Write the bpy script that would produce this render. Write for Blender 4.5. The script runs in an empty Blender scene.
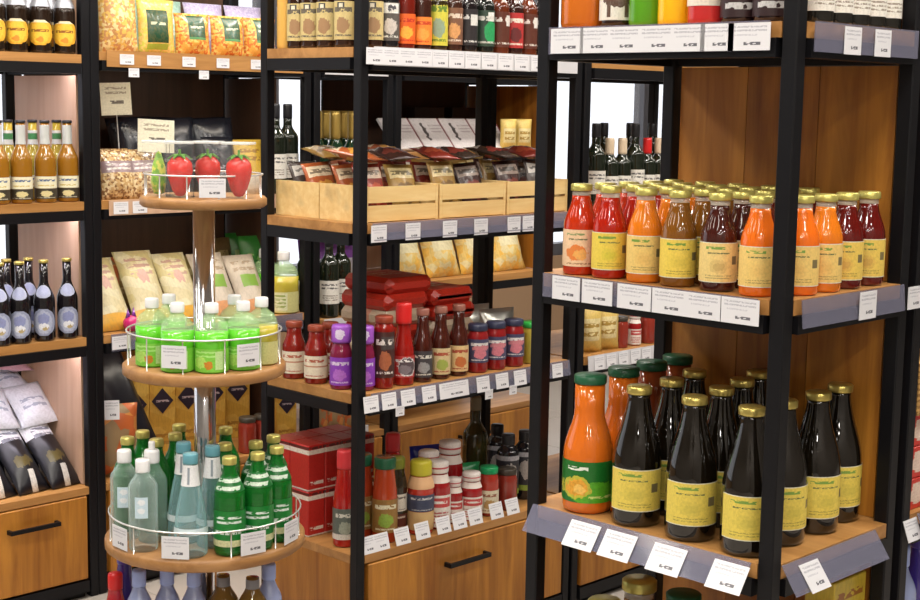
import bpy, math, random
from mathutils import Vector, Matrix
random.seed(7)
S = bpy.context.scene
COL = S.collection
PI = math.pi
# ---------------------------------------------------------------- camera
F_PX, PITCH, ROLL, AZ = 1451.6, math.radians(7.6513), math.radians(.9764), math.radians(45.4785)
CAM = Vector((-2.407, -2.723, 1.5))
_ex = (math.cos(AZ), math.sin(AZ)); _ey = (-math.sin(AZ), math.cos(AZ))
_right = Vector((_ex[0], _ey[0], 0)); _f0 = Vector((_ex[1], _ey[1], 0)); _u0 = Vector((0, 0, 1))
_fwd = _f0*math.cos(PITCH) - _u0*math.sin(PITCH)
_up = _f0*math.sin(PITCH) + _u0*math.cos(PITCH)
_xc = _right*math.cos(ROLL) + _up*math.sin(ROLL)
_yc = _up*math.cos(ROLL) - _right*math.sin(ROLL)
cd = bpy.data.cameras.new('camera'); cam = bpy.data.objects.new('camera', cd); COL.objects.link(cam)
cd.sensor_width = 36; cd.lens = 36*F_PX/920; cd.clip_start = .05; cd.clip_end = 100
cam.matrix_world = Matrix(((_xc.x, _yc.x, -_fwd.x, CAM.x), (_xc.y, _yc.y, -_fwd.y, CAM.y), (_xc.z, _yc.z, -_fwd.z, CAM.z), (0, 0, 0, 1)))
S.camera = cam
# ---------------------------------------------------------------- world, lights, exposure
w = bpy.data.worlds.new('world'); S.world = w; w.use_nodes = True
bg = w.node_tree.nodes['Background']; bg.inputs[0].default_value = (.90, .93, 1, 1); bg.inputs[1].default_value = 1.5
S.view_settings.view_transform = 'Standard'; S.view_settings.look = 'None'
S.view_settings.exposure = -0.06; S.view_settings.gamma = 1; S.view_settings.use_curve_mapping = False
LAMPS = []          # ceiling luminaires: x, y, length along X, watts
for lx in (-2.6, -.9, .8, 2.5, 4.2):
    for ly in (-2.3, -.75, .72, 2.1):
        LAMPS.append((lx, ly))
LAMP_W = 5.0
SPOTS = [(sx, sy) for sy in (-2.05, -.45, .55) for sx in (-2.2, -1.35, -.5, .35, 1.2, 2.05)] + [(sx, sy) for sy in (-4.6, -3.5) for sx in (-4.5, -3.5, -2.5, -1.5)]      # round downlights
CEIL = 2.95
for lx, ly in LAMPS:
    ld = bpy.data.lights.new('ceiling_lamp_light', 'AREA'); ld.shape = 'RECTANGLE'; ld.size = 1.2; ld.size_y = .16
    ld.energy = LAMP_W; ld.color = (1, .93, .84)
    lo = bpy.data.objects.new('ceiling_lamp_light', ld); COL.objects.link(lo); lo.location = (lx, ly, CEIL - .075)
for sx, sy in SPOTS:
    ld = bpy.data.lights.new('downlight', 'AREA'); ld.shape = 'DISK'; ld.size = .26; ld.energy = 10.5; ld.color = (1, .94, .86)
    lo = bpy.data.objects.new('downlight', ld); COL.objects.link(lo); lo.location = (sx, sy, CEIL - .06)
# ---------------------------------------------------------------- helpers: geometry
def proj(p):
    d = Vector(p) - CAM; k = d.dot(_fwd)
    return 460 + F_PX*d.dot(_xc)/k, 300 - F_PX*d.dot(_yc)/k
def bis(fn, a, b, target):
    fa = fn(a) - target
    for _ in range(40):
        m = (a + b)/2; fm = fn(m) - target
        if (fm > 0) == (fa > 0): a, fa = m, fm
        else: b = m
    return (a + b)/2
def solve_x(px, y, z): return bis(lambda t: proj((t, y, z))[0], -1.6, 4, px)      # where along a shelf a thing stands
def solve_y(px, x, z): return bis(lambda t: proj((x, t, z))[0], -1.9, 1.5, px)
class MB:
    def __init__(s): s.v = []; s.f = []; s.sm = []
    def add(s, vs, fs, smooth=False):
        b = len(s.v); s.v += [tuple(v) for v in vs]; s.f += [tuple(i + b for i in f) for f in fs]; s.sm += [smooth]*len(fs); return s
    def box(s, x0, x1, y0, y1, z0, z1):
        return s.add([(x0, y0, z0), (x1, y0, z0), (x1, y1, z0), (x0, y1, z0), (x0, y0, z1), (x1, y0, z1), (x1, y1, z1), (x0, y1, z1)],
                     [(0, 3, 2, 1), (4, 5, 6, 7), (0, 1, 5, 4), (1, 2, 6, 5), (2, 3, 7, 6), (3, 0, 4, 7)])
    def bbox(s, x0, x1, y0, y1, z0, z1, b=.003):     # chamfered box
        pr = lambda i: [(x0 + i, y0 + i), (x1 - i, y0 + i), (x1 - i, y1 - i), (x0 + i, y1 - i)]
        def oct_(i, c): return [(x0 + i + c, y0 + i), (x1 - i - c, y0 + i), (x1 - i, y0 + i + c), (x1 - i, y1 - i - c), (x1 - i - c, y1 - i), (x0 + i + c, y1 - i), (x0 + i, y1 - i - c), (x0 + i, y0 + i + c)]
        vs = []
        for i, z in ((b, z0), (0, z0 + b), (0, z1 - b), (b, z1)): vs += [(p[0], p[1], z) for p in oct_(i, b)]
        fs = [tuple(range(7, -1, -1)), tuple(range(24, 32))]
        for r in range(3):
            for k in range(8): a = r*8 + k; c = r*8 + (k + 1) % 8; fs.append((a, c, c + 8, a + 8))
        return s.add(vs, fs)
    def prism(s, poly, z0, z1):
        n = len(poly)
        vs = [(x, y, z0) for x, y in poly] + [(x, y, z1) for x, y in poly]
        fs = [tuple(range(n - 1, -1, -1)), tuple(range(n, 2*n))] + [(i, (i + 1) % n, n + (i + 1) % n, n + i) for i in range(n)]
        return s.add(vs, fs)
    def lathe(s, prof, seg=20, cx=0, cy=0, smooth=True, sx=1, sy=1):
        vs = []; idx = []
        for r, z in prof:
            if r < 1e-6: idx.append([len(vs)]); vs.append((cx, cy, z))
            else:
                idx.append(list(range(len(vs), len(vs) + seg)))
                for k in range(seg): t = 2*PI*k/seg; vs.append((cx + r*sx*math.cos(t), cy + r*sy*math.sin(t), z))
        fs = []
        for a, b in zip(idx, idx[1:]):
            if len(a) == 1 and len(b) == 1: continue
            for k in range(seg):
                k2 = (k + 1) % seg
                if len(a) == 1: fs.append((a[0], b[k2], b[k]))
                elif len(b) == 1: fs.append((a[k], a[k2], b[0]))
                else: fs.append((a[k], a[k2], b[k2], b[k]))
        return s.add(vs, fs, smooth)
    def tube(s, pts, r, seg=6, closed=False):
        P_ = [Vector(p) for p in pts]; n = len(P_); vs = []
        for i, p in enumerate(P_):
            a = P_[(i - 1) % n] if (closed or i) else p; b = P_[(i + 1) % n] if (closed or i < n - 1) else p
            d = (b - a).normalized(); q = Vector((0, 0, 1)) if abs(d.z) < .9 else Vector((1, 0, 0))
            u = d.cross(q).normalized(); v = d.cross(u)
            for k in range(seg): t = 2*PI*k/seg; vs.append(p + u*r*math.cos(t) + v*r*math.sin(t))
        fs = []
        for i in range(n if closed else n - 1):
            j = (i + 1) % n
            for k in range(seg): k2 = (k + 1) % seg; fs.append((i*seg + k, i*seg + k2, j*seg + k2, j*seg + k))
        if not closed: fs += [tuple(range(seg)), tuple(range((n - 1)*seg, n*seg))[::-1]]
        return s.add(vs, fs, True)
    def mesh(s, name, mat):
        me = bpy.data.meshes.new(name); me.from_pydata(s.v, [], s.f); me.polygons.foreach_set('use_smooth', s.sm)
        me.materials.append(mat); me.update(); return me
def link(name, me, parent=None, loc=None, rot=None):
    o = bpy.data.objects.new(name, me); COL.objects.link(o)
    if parent is not None: o.parent = parent
    if loc is not None: o.location = loc
    if rot is not None: o.rotation_euler = rot
    return o
def tagp(o, label=None, cat=None, group=None, kind=None):
    if label: o['label'] = label
    if cat: o['category'] = cat
    if group: o['group'] = group
    if kind: o['kind'] = kind
    return o
def thing(name, label, cat, loc=(0, 0, 0), rot=(0, 0, 0), group=None):
    o = bpy.data.objects.new(name, None); COL.objects.link(o); o.location = loc; o.rotation_euler = rot; o.empty_display_size = .05
    return tagp(o, label, cat, group)
ORD = ['first', 'second', 'third', 'fourth', 'fifth', 'sixth', 'seventh', 'eighth', 'ninth', 'tenth', 'eleventh', 'twelfth', 'thirteenth', 'fourteenth']
# ---------------------------------------------------------------- helpers: materials
def newmat(name):
    m = bpy.data.materials.new(name); m.use_nodes = True
    return m, m.node_tree, m.node_tree.nodes['Principled BSDF']
MC = {}
def mat(name, col, rough=.4, metal=0, trans=0, ior=1.45, alpha=1, spec=.5, coat=0):
    if name in MC: return MC[name]
    m, nt, b = newmat(name)
    b.inputs['Base Color'].default_value = (*col, 1); b.inputs['Roughness'].default_value = rough; b.inputs['Metallic'].default_value = metal
    b.inputs['Transmission Weight'].default_value = trans; b.inputs['IOR'].default_value = ior; b.inputs['Alpha'].default_value = alpha
    b.inputs['Specular IOR Level'].default_value = spec; b.inputs['Coat Weight'].default_value = coat
    MC[name] = m; return m
def nd(nt, t, **kw):
    n = nt.nodes.new(t)
    for k, v in kw.items(): setattr(n, k, v)
    return n
def mth(nt, op, a, b=None, c=None):
    n = nd(nt, 'ShaderNodeMath', operation=op)
    for i, v in enumerate((a, b, c)):
        if v is None: continue
        if isinstance(v, (int, float)): n.inputs[i].default_value = v
        else: nt.links.new(v, n.inputs[i])
    return n.outputs[0]
def mixc(nt, fac, a, b):
    n = nd(nt, 'ShaderNodeMix', data_type='RGBA')
    for s, v in ((n.inputs[0], fac), (n.inputs[6], a), (n.inputs[7], b)):
        if isinstance(v, (int, float)): s.default_value = v
        elif isinstance(v, tuple): s.default_value = (*v, 1)
        else: nt.links.new(v, s)
    return n.outputs[2]
def wood(name, c1, c2, axis='Z', rough=.45, scale=1.0, dark=(.12, .05, .015), planks=0):
    if name in MC: return MC[name]
    m, nt, b = newmat(name)
    tc = nd(nt, 'ShaderNodeTexCoord'); mp = nd(nt, 'ShaderNodeMapping')
    st = {'X': (.8, 9, 9), 'Y': (9, .8, 9), 'Z': (9, 9, .8)}[axis]
    mp.inputs['Scale'].default_value = tuple(s*scale for s in st)
    nt.links.new(tc.outputs['Object'], mp.inputs[0])
    n1 = nd(nt, 'ShaderNodeTexNoise'); n1.inputs['Scale'].default_value = 2.2; n1.inputs['Detail'].default_value = 6; n1.inputs['Roughness'].default_value = .62
    n1.inputs['Distortion'].default_value = .6
    nt.links.new(mp.outputs[0], n1.inputs[0])
    n2 = nd(nt, 'ShaderNodeTexNoise'); n2.inputs['Scale'].default_value = .55; n2.inputs['Detail'].default_value = 2
    nt.links.new(mp.outputs[0], n2.inputs[0])
    r1 = nd(nt, 'ShaderNodeMapRange'); r1.inputs[1].default_value = .35; r1.inputs[2].default_value = .68; nt.links.new(n1.outputs[0], r1.inputs[0])
    r2 = nd(nt, 'ShaderNodeMapRange'); r2.inputs[1].default_value = .62; r2.inputs[2].default_value = .78; r2.inputs[4].default_value = .55; nt.links.new(n2.outputs[0], r2.inputs[0])
    c = mixc(nt, r1.outputs[0], c2, c1)
    c = mixc(nt, r2.outputs[0], c, dark)
    nt.links.new(c, b.inputs['Base Color']); b.inputs['Roughness'].default_value = rough
    bp = nd(nt, 'ShaderNodeBump'); bp.inputs['Strength'].default_value = .08; bp.inputs['Distance'].default_value = .002
    nt.links.new(n1.outputs[0], bp.inputs['Height']); nt.links.new(bp.outputs[0], b.inputs['Normal'])
    MC[name] = m; return m
def pmat(name, base, items=(), rough=.45, mottle=None):
    """flat print: base colour, rectangles, ellipses and lines of small illegible print, in the piece's own 0..1 box"""
    if name in MC: return MC[name]
    m, nt, b = newmat(name)
    tc = nd(nt, 'ShaderNodeTexCoord'); sp = nd(nt, 'ShaderNodeSeparateXYZ'); nt.links.new(tc.outputs['Generated'], sp.inputs[0])
    x, z = sp.outputs[0], sp.outputs[2]
    seed = sum(ord(ch)*(i + 3) for i, ch in enumerate(name)) % 97
    dn = nd(nt, 'ShaderNodeTexNoise'); dn.inputs['Scale'].default_value = 7; dn.inputs['Detail'].default_value = 2; nt.links.new(tc.outputs['Generated'], dn.inputs[0])
    ds = nd(nt, 'ShaderNodeSeparateColor'); nt.links.new(dn.outputs['Color'], ds.inputs[0])
    xd = mth(nt, 'ADD', x, mth(nt, 'MULTIPLY', mth(nt, 'SUBTRACT', ds.outputs[0], .5), .24)); zd = mth(nt, 'ADD', z, mth(nt, 'MULTIPLY', mth(nt, 'SUBTRACT', ds.outputs[1], .5), .2))
    c = base
    if mottle:
        c2, c3, sc = mottle
        vo = nd(nt, 'ShaderNodeTexVoronoi'); vo.inputs['Scale'].default_value = sc; nt.links.new(tc.outputs['Object'], vo.inputs[0])
        s2 = nd(nt, 'ShaderNodeSeparateColor'); nt.links.new(vo.outputs['Color'], s2.inputs[0])
        g1 = mth(nt, 'GREATER_THAN', s2.outputs[0], .55); g2 = mth(nt, 'GREATER_THAN', s2.outputs[1], .7)
        c = mixc(nt, g1, c, c2); c = mixc(nt, g2, c, c3)
    for it in items:
        k = it[0]
        if k in ('r', 't'):
            _, x0, x1, z0, z1, colr = it[:6]
            msk = mth(nt, 'MULTIPLY', mth(nt, 'COMPARE', x, (x0 + x1)/2, (x1 - x0)/2), mth(nt, 'COMPARE', z, (z0 + z1)/2, (z1 - z0)/2))
            if k == 't':
                nl, dens = it[6], it[7] if len(it) > 7 else 26
                zz = mth(nt, 'MULTIPLY', mth(nt, 'SUBTRACT', z, z0), nl/(z1 - z0))
                ln = mth(nt, 'COMPARE', mth(nt, 'FRACT', zz), .5, .26)
                cb = nd(nt, 'ShaderNodeCombineXYZ'); cb.inputs[2].default_value = seed*1.7; nt.links.new(mth(nt, 'MULTIPLY', x, dens), cb.inputs[0]); nt.links.new(mth(nt, 'MULTIPLY', zz, 2.6), cb.inputs[1])
                no = nd(nt, 'ShaderNodeTexNoise'); no.inputs['Scale'].default_value = 1; no.inputs['Detail'].default_value = 1; nt.links.new(cb.outputs[0], no.inputs[0])
                msk = mth(nt, 'MULTIPLY', mth(nt, 'MULTIPLY', msk, ln), mth(nt, 'GREATER_THAN', no.outputs[0], .44))
        else:
            _, cx, cz, rx, rz, colr = it
            dx = mth(nt, 'DIVIDE', mth(nt, 'SUBTRACT', xd, cx), rx); dz = mth(nt, 'DIVIDE', mth(nt, 'SUBTRACT', zd, cz), rz)
            msk = mth(nt, 'LESS_THAN', mth(nt, 'ADD', mth(nt, 'MULTIPLY', dx, dx), mth(nt, 'MULTIPLY', dz, dz)), 1)
        c = mixc(nt, msk, c, colr)
    if items and name != 'price_card':          # fine uneven print
        gn = nd(nt, 'ShaderNodeTexNoise'); gn.inputs['Scale'].default_value = 16; gn.inputs['Detail'].default_value = 3; nt.links.new(tc.outputs['Generated'], gn.inputs[0])
        gr = nd(nt, 'ShaderNodeMapRange'); gr.inputs[1].default_value = .40; gr.inputs[2].default_value = .66; gr.inputs[4].default_value = .24; nt.links.new(gn.outputs[0], gr.inputs[0])
        c = mixc(nt, gr.outputs[0], c, tuple(.38*q for q in base))
    if isinstance(c, tuple): b.inputs['Base Color'].default_value = (*c, 1)
    else: nt.links.new(c, b.inputs['Base Color'])
    b.inputs['Roughness'].default_value = rough
    MC[name] = m; return m
BLACK = mat('black_powder_coat', (.005, .005, .0065), .42, spec=.3)
OAK_V = wood('oak_vertical', (.53, .225, .028), (.26, .088, .008), 'Z')
OAK_V2 = wood('oak_vertical_b', (.47, .19, .024), (.24, .08, .007), 'Z', scale=1.15)
OAK_V3 = wood('oak_vertical_c', (.55, .24, .034), (.30, .105, .011), 'Z', scale=.9)
OAK_X = wood('oak_along_x', (.52, .265, .085), (.32, .145, .037), 'X')
OAK_Y = wood('oak_along_y', (.52, .265, .085), (.32, .145, .037), 'Y')
OAK_DARK = wood('walnut_back', (.10, .05, .028), (.055, .027, .016), 'Z', dark=(.02, .01, .006))
OAK_PALE = wood('pale_oak_panel', (.60, .40, .27), (.50, .31, .20), 'Z', dark=(.3, .17, .1))
PINE = wood('pine_slat', (.80, .60, .28), (.70, .46, .18), 'X', dark=(.25, .11, .03), scale=2.2)
ACRYL = mat('acrylic_rail', (.21, .21, .29), .08, alpha=.5)
RAILW = mat('white_rail', (.60, .60, .63), .3)
CHROME = mat('chrome', (.80, .80, .82), .12, metal=1)
WIRE = mat('wire_white', (.85, .85, .83), .25, metal=.6)
SCREW = mat('screw', (.8, .8, .8), .3, metal=1)
CLEAR = mat('clear_plastic', (.9, .95, .95), .03, alpha=.025)
TAGM = pmat('price_card', (.72, .72, .75), [('t', .08, .92, .66, .92, (.45, .45, .5), 2, 22), ('t', .15, .7, .5, .62, (.55, .55, .6), 1, 22), ('t', .38, .78, .14, .36, (.12, .12, .14), 1, 9)], .4)
# ---------------------------------------------------------------- setting
def struct(name, mb, m):
    o = link(name, mb.mesh(name, m)); o['kind'] = 'structure'; return o
def floor_mat():
    m, nt, b = newmat('pale_tile_floor')
    tc = nd(nt, 'ShaderNodeTexCoord'); n = nd(nt, 'ShaderNodeTexNoise'); n.inputs['Scale'].default_value = 3; n.inputs['Detail'].default_value = 5
    nt.links.new(tc.outputs['Object'], n.inputs[0]); nt.links.new(mixc(nt, n.outputs[0], (.40, .36, .32), (.48, .44, .40)), b.inputs['Base Color']); b.inputs['Roughness'].default_value = .3
    return m
fl = struct('floor', MB().box(-5, 7, -5, 4, -.1, -.004), mat('grout', (.42, .38, .34), .7))
tile = MB().bbox(-.2985, .2985, -.2985, .2985, -.012, 0, .002).mesh('floor_tile', floor_mat())
for i in range(9):
    for j in range(9): link('floor_tile', tile, fl, (-2.1 + i*.6, -2.1 + j*.6, 0))
WALLM = mat('grey_paint', (.24, .22, .20), .7)
struct('ceiling', MB().box(-5, 7, -5, 4, CEIL, CEIL + .1), WALLM)
struct('wall_left', MB().box(-5.1, -5, -5, 4, 0, CEIL), WALLM)
struct('wall_front', MB().box(-5, 7, -5.1, -5, 0, CEIL), WALLM)
struct('wall_right', MB().box(7, 7.1, -5, 4, 0, CEIL), WALLM)
WY = 2.9          # glazed shopfront at the back
wb = struct('wall_back', MB().box(-5, 7, WY, WY + .12, 0, .62).box(-5, 7, WY, WY + .12, 2.55, CEIL), mat('tan_plaster', (.42, .27, .16), .7))
FRM = mat('window_frame_grey', (.10, .10, .115), .4); GLS = mat('window_glass', (.95, .97, 1), .02, alpha=.08)
n = 0
xx = -5.0
while xx < 6.9:
    n += 1; x1 = xx + 1.0
    wn = link('window_%d' % n, MB().box(xx, xx + .05, WY + .02, WY + .1, .62, 2.55).box(x1 - .05, x1, WY + .02, WY + .1, .62, 2.55)
              .box(xx + .05, x1 - .05, WY + .02, WY + .1, .62, .69).box(xx + .05, x1 - .05, WY + .02, WY + .1, 2.48, 2.55).mesh('window_frame', FRM)); wn['kind'] = 'structure'
    link('pane', MB().box(xx + .05, x1 - .05, WY + .055, WY + .062, .69, 2.48).mesh('pane', GLS), wn)
    xx = x1
# ceiling lamps
def emis(name, col, s):
    m, nt, b = newmat(name); b.inputs['Emission Color'].default_value = (*col, 1); b.inputs['Emission Strength'].default_value = s; return m
LMH = MB().bbox(-.62, .62, -.1, .1, 0, .06, .006).mesh('lamp_housing', mat('lamp_housing', (.8, .8, .8), .4))
LMD = MB().bbox(-.6, .6, -.08, .08, -.006, 0, .002).mesh('lamp_diffuser', emis('lamp_diffuser', (1, .92, .8), 6))
for i, (lx, ly) in enumerate(LAMPS):
    t = thing('ceiling_lamp', 'long white linear ceiling lamp, %s from the left wall, %s row before the windows' % (ORD[i//4], ORD[3 - i % 4]), 'lamp', (lx, ly, CEIL - .06), group='linear ceiling lamps')
    link('housing', LMH, t); link('diffuser', LMD, t)
SPH = MB().lathe([(0, 0), (.15, 0), (.15, .045), (.135, .05), (.135, .04), (0, .04)], 28).mesh('lamp_rim', mat('lamp_rim', (.6, .6, .6), .4))
SPD = MB().lathe([(0, .004), (.134, .004), (.134, 0), (0, 0)], 28).mesh('lamp_lens', emis('lamp_lens', (1, .93, .84), 8))
for i, (sx, sy) in enumerate(SPOTS):
    t = thing('ceiling_downlight', 'round white ceiling downlight, %s from left in the %s row' % ((ORD[i % 6], ('third', 'second', 'window side')[i//6]) if i < 18 else (ORD[(i - 18) % 4], ('last', 'fourth')[(i - 18)//4])), 'lamp', (sx, sy, CEIL), (PI, 0, 0), 'round downlights')
    link('rim', SPH, t); link('lens', SPD, t, (0, 0, .041))
# ---------------------------------------------------------------- racks
PW = .028
def notched(x0, x1, y0, y1, shared=False):       # shelf outline with the four post corners cut out
    h = PW/2 + .001; e = PW/2 - .001
    if shared: return [(x0 + h, y0 - e), (x1 - h, y0 - e), (x1 - h, y0 + h), (x1 + e, y0 + h), (x1 + e, y1 - h), (x1 - h, y1 - h), (x1 - h, y1 + e), (x0 + h, y1 + e)]
    X0, X1, Y0, Y1 = x0 - e, x1 + e, y0 - e, y1 + e; a0, a1, b0, b1 = x0 + h, x1 - h, y0 + h, y1 - h
    return [(a0, Y0), (a1, Y0), (a1, b0), (X1, b0), (X1, b1), (a1, b1), (a1, Y1), (a0, Y1), (a0, b1), (X0, b1), (X0, b0), (a0, b0)]
SCR = MB().lathe([(0, .0015), (.006, .0012), (.007, 0)], 10).mesh('screw', SCREW)
def rack(name, label, x0, x1, y0, y1, levels, back=None, top=2.12, rails=(), boardm=OAK_X, panels=(), posts=None, shared=False):
    t = thing(name, label, 'shelf rack', (x0, y0, 0))
    lo = lambda mb, nm, m: link(nm, mb.mesh(nm, m), t, (-x0, -y0, 0))
    for (px, py) in posts or ((x0, y0), (x1, y0), (x0, y1), (x1, y1)):
        lo(MB().bbox(px - PW/2, px + PW/2, py - PW/2, py + PW/2, 0, top, .0025), 'post', BLACK)
    for z in list(levels) + [top + .005]:
        bt = .0255 if z < top else .03
        if z < top: lo(MB().prism(notched(x0, x1, y0, y1, shared), z - .025, z), 'shelf_board', boardm)
        zt, zb = (z - bt, z - bt - .03)
        for (a, b_, c, d) in ((x0 + .0205, x1 - .0205, y0 - .019, y0 + .011), (x0 + .0205, x1 - .0205, y1 - .011, y1 + .019)):
            lo(MB().box(a, b_, c, d, zb, zt), 'beam', BLACK)
        for (a, b_, c, d) in (() if shared else ((x0 - .019, x0 + .011, y0 + .0205, y1 - .0205),)) + ((x1 - .011, x1 + .019, y0 + .0205, y1 - .0205),):
            lo(MB().box(a, b_, c, d, zb, zt), 'beam', BLACK)
    for (nm, m, a, b_, c, d, z0, z1) in panels: lo(MB().box(a, b_, c, d, z0, z1), nm, m)
    for (m, side, z0, z1, out, a, b_) in rails:
        # side 'y': rail on the face along X; 'x': rail on the face along Y; out: how far its foot leans outwards
        mb = MB()
        if side == 'y':
            yy = y0 - .022
            mb.add([(a, yy, z1), (b_, yy, z1), (b_, yy - out, z0), (a, yy - out, z0), (a, yy - .002, z1), (b_, yy - .002, z1), (b_, yy - out - .002, z0), (a, yy - out - .002, z0)],
                   [(0, 1, 2, 3), (7, 6, 5, 4), (0, 4, 5, 1), (1, 5, 6, 2), (2, 6, 7, 3), (3, 7, 4, 0)])
        else:
            xx = x0 - .022
            mb.add([(xx, a, z1), (xx, b_, z1), (xx - out, b_, z0), (xx - out, a, z0), (xx - .002, a, z1), (xx - .002, b_, z1), (xx - out - .002, b_, z0), (xx - out - .002, a, z0)],
                   [(3, 2, 1, 0), (4, 5, 6, 7), (1, 5, 4, 0), (2, 6, 5, 1), (3, 7, 6, 2), (0, 4, 7, 3)])
        lo(mb, 'price_rail', m)
    return t
TAGC = {}
def price_tag(loc, rotz, label, wd=.058, ht=.04, tilt=0, group='price tags'):
    k = (round(wd, 3), round(ht, 3))
    if k not in TAGC: TAGC[k] = MB().box(-wd/2, wd/2, -.0006, .0006, 0, ht).mesh('price_card', TAGM)
    o = link('price_tag', TAGC[k], None, loc, (tilt, 0, rotz)); tagp(o, label, 'price tag', group); return o
H1, H2, H3, H4 = 1.6376, 1.2007, .766, .3427
RX0, RX1, RY0, RY1 = -.416, -.04, -1.483, -.976
MX0, MX1, MY0, MY1 = 0., .82, 0., .3725
rack('display_rack', 'nearest black metal rack with juice bottles and an oak back panel', RX0, RX1, RY0, RY1, (H1, H2, H3, H4), boardm=OAK_Y,
     panels=[('back_board', (OAK_V, OAK_V2, OAK_V3)[q % 3], RX1, RX1 + .016, RY0 + .021 + q*.155 + .0008, RY0 + .021 + q*.155 + .1542, za + .001, zb) for q in range(3) for za, zb in ((H4, H3 - .057), (H3, H2 - .057), (H2, H1 - .057), (H1, 2.08))],
     rails=[(ACRYL, 'x', H1 - .046, H1 + .001, 0, RY0 + .03, RY1 - .022), (ACRYL, 'x', H2 - .042, H2 + .001, 0, RY0 + .03, RY1 - .022), (ACRYL, 'x', H3 - .042, H3 + .003, .03, RY0 + .02, RY1 - .012),
            (ACRYL, 'y', H1 - .046, H1 + .001, 0, RX0 + .022, RX1 - .021), (ACRYL, 'y', H2 - .045, H2 + .001, .004, RX0 + .022, RX1 - .021), (ACRYL, 'y', H3 - .042, H3 + .003, .03, RX0 + .0, RX1 - .075)])
rack('display_rack', 'black metal rack with oak shelves of sauces and pine crates', MX0, MX1, MY0, MY1, (H1, H2, H3),
     rails=[(RAILW, 'y', H1 - .044, H1 + .002, 0, MX0 + .022, MX1 - .022), (ACRYL, 'y', H2 - .042, H2 + .002, .006, MX0 + .022, MX1 - .022), (ACRYL, 'y', H3 - .042, H3 + .002, .006, MX0 + .022, MX1 - .022)])
rack('display_rack', 'far black rack holding wine, next to the sauce rack', MX1 + .041, MX1 + .861, MY0, MY1, (H1, H2, H3),
     rails=[(RAILW, 'y', H3 - .044, H3 + .002, .004, MX1 + .063, MX1 + .84)])
rack('display_rack', 'black rack at the right edge beyond the nearest rack', RX1 + .058, RX1 + .858, RY0, RY0 + .37, (H1, H2, H3, H4),
     rails=[(ACRYL, 'y', H2 - .045, H2 + .002, .006, RX1 + .08, RX1 + .83), (ACRYL, 'y', H3 - .045, H3 + .002, .02, RX1 + .08, RX1 + .83)])
LY0, LY1 = 1.057, 1.507
LX = -.124
H3L, H1L = .798, 1.626
rack('display_rack', 'black wall rack of beer bottles with open back at left', -.92, LX - .0145, LY0, LY1, (H1L, H2, H3L),
     panels=[('side_panel', OAK_PALE, LX - .029, LX - .021, LY0 + .022, LY1 - .07, H4 + .002, H3L - .06), ('side_panel', OAK_PALE, LX - .029, LX - .021, LY0 + .022, LY1 - .07, H3L + .002, H2 - .06), ('side_panel', OAK_PALE, LX - .029, LX - .021, LY0 + .022, LY1 - .07, H2 + .002, H1L - .06), ('side_panel', OAK_PALE, LX - .029, LX - .021, LY0 + .022, LY1 - .07, H1L + .002, 2.07)])
rack('display_rack', 'black wall rack with dark back panel behind the round stand', LX + .0145, .69, LY0, LY1, (H1, H2, H3L),
     panels=[('back_panel', OAK_DARK, LX + .034, .668, LY1 - .024, LY1 - .012, H2 + .002, H1 - .026), ('back_panel', OAK_DARK, LX + .034, .668, LY1 - .024, LY1 - .012, H3L + .002, H2 - .026), ('back_panel', OAK_V, LX + .034, .668, LY1 - .024, LY1 - .012, H4 + .002, H3L - .026), ('back_panel', OAK_DARK, LX + .034, .668, LY1 - .024, LY1 - .012, H1 + .002, 2.07)] + [('side_panel', OAK_DARK, .676, .686, LY0 + .15, LY1 - .022, za + .002, zb - .06) for za, zb in ((H4, H3L), (H3L, H2), (H2, H1))],
     rails=[(OAK_X, 'y', H1 - .044, H1 + .004, 0, -.076, .66), (OAK_PALE, 'y', H2 - .044, H2 + .002, 0, -.076, .66), (ACRYL, 'y', H3L - .05, H3L + .002, .004, -.076, .66)])
rack('display_rack', 'narrow black wall rack with champagne bottles before the windows', .731, 1.06, LY0, LY1, (H1, H2, H3),
     rails=[(RAILW, 'y', H1 - .044, H1 + .002, 0, .755, 1.04), (RAILW, 'y', H3 - .044, H3 + .002, .004, .755, 1.04), (RAILW, 'y', H4 - .03, H4 + .03, .004, .755, .96)])
CZ2, CZ3 = 1.33, .86
rack('display_rack', 'black wall rack with slanted packs above pasta bags', 1.101, 1.90, LY0, LY1, (H1, CZ2, CZ3),
     panels=[('back_panel', OAK_DARK, 1.123, 1.878, LY1 - .024, LY1 - .012, CZ2 + .002, H1 - .026), ('back_panel', OAK_PALE, 1.123, 1.878, LY1 - .024, LY1 - .012, CZ3 + .002, CZ2 - .026), ('back_panel', OAK_V, 1.123, 1.878, LY1 - .024, LY1 - .012, H4 + .002, CZ3 - .026)] + [('side_panel', OAK_V, 1.886, 1.896, LY0 + .02, LY1 - .03, za + .002, zb - .06) for za, zb in ((CZ3, CZ2), (CZ2, H1))])
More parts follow.
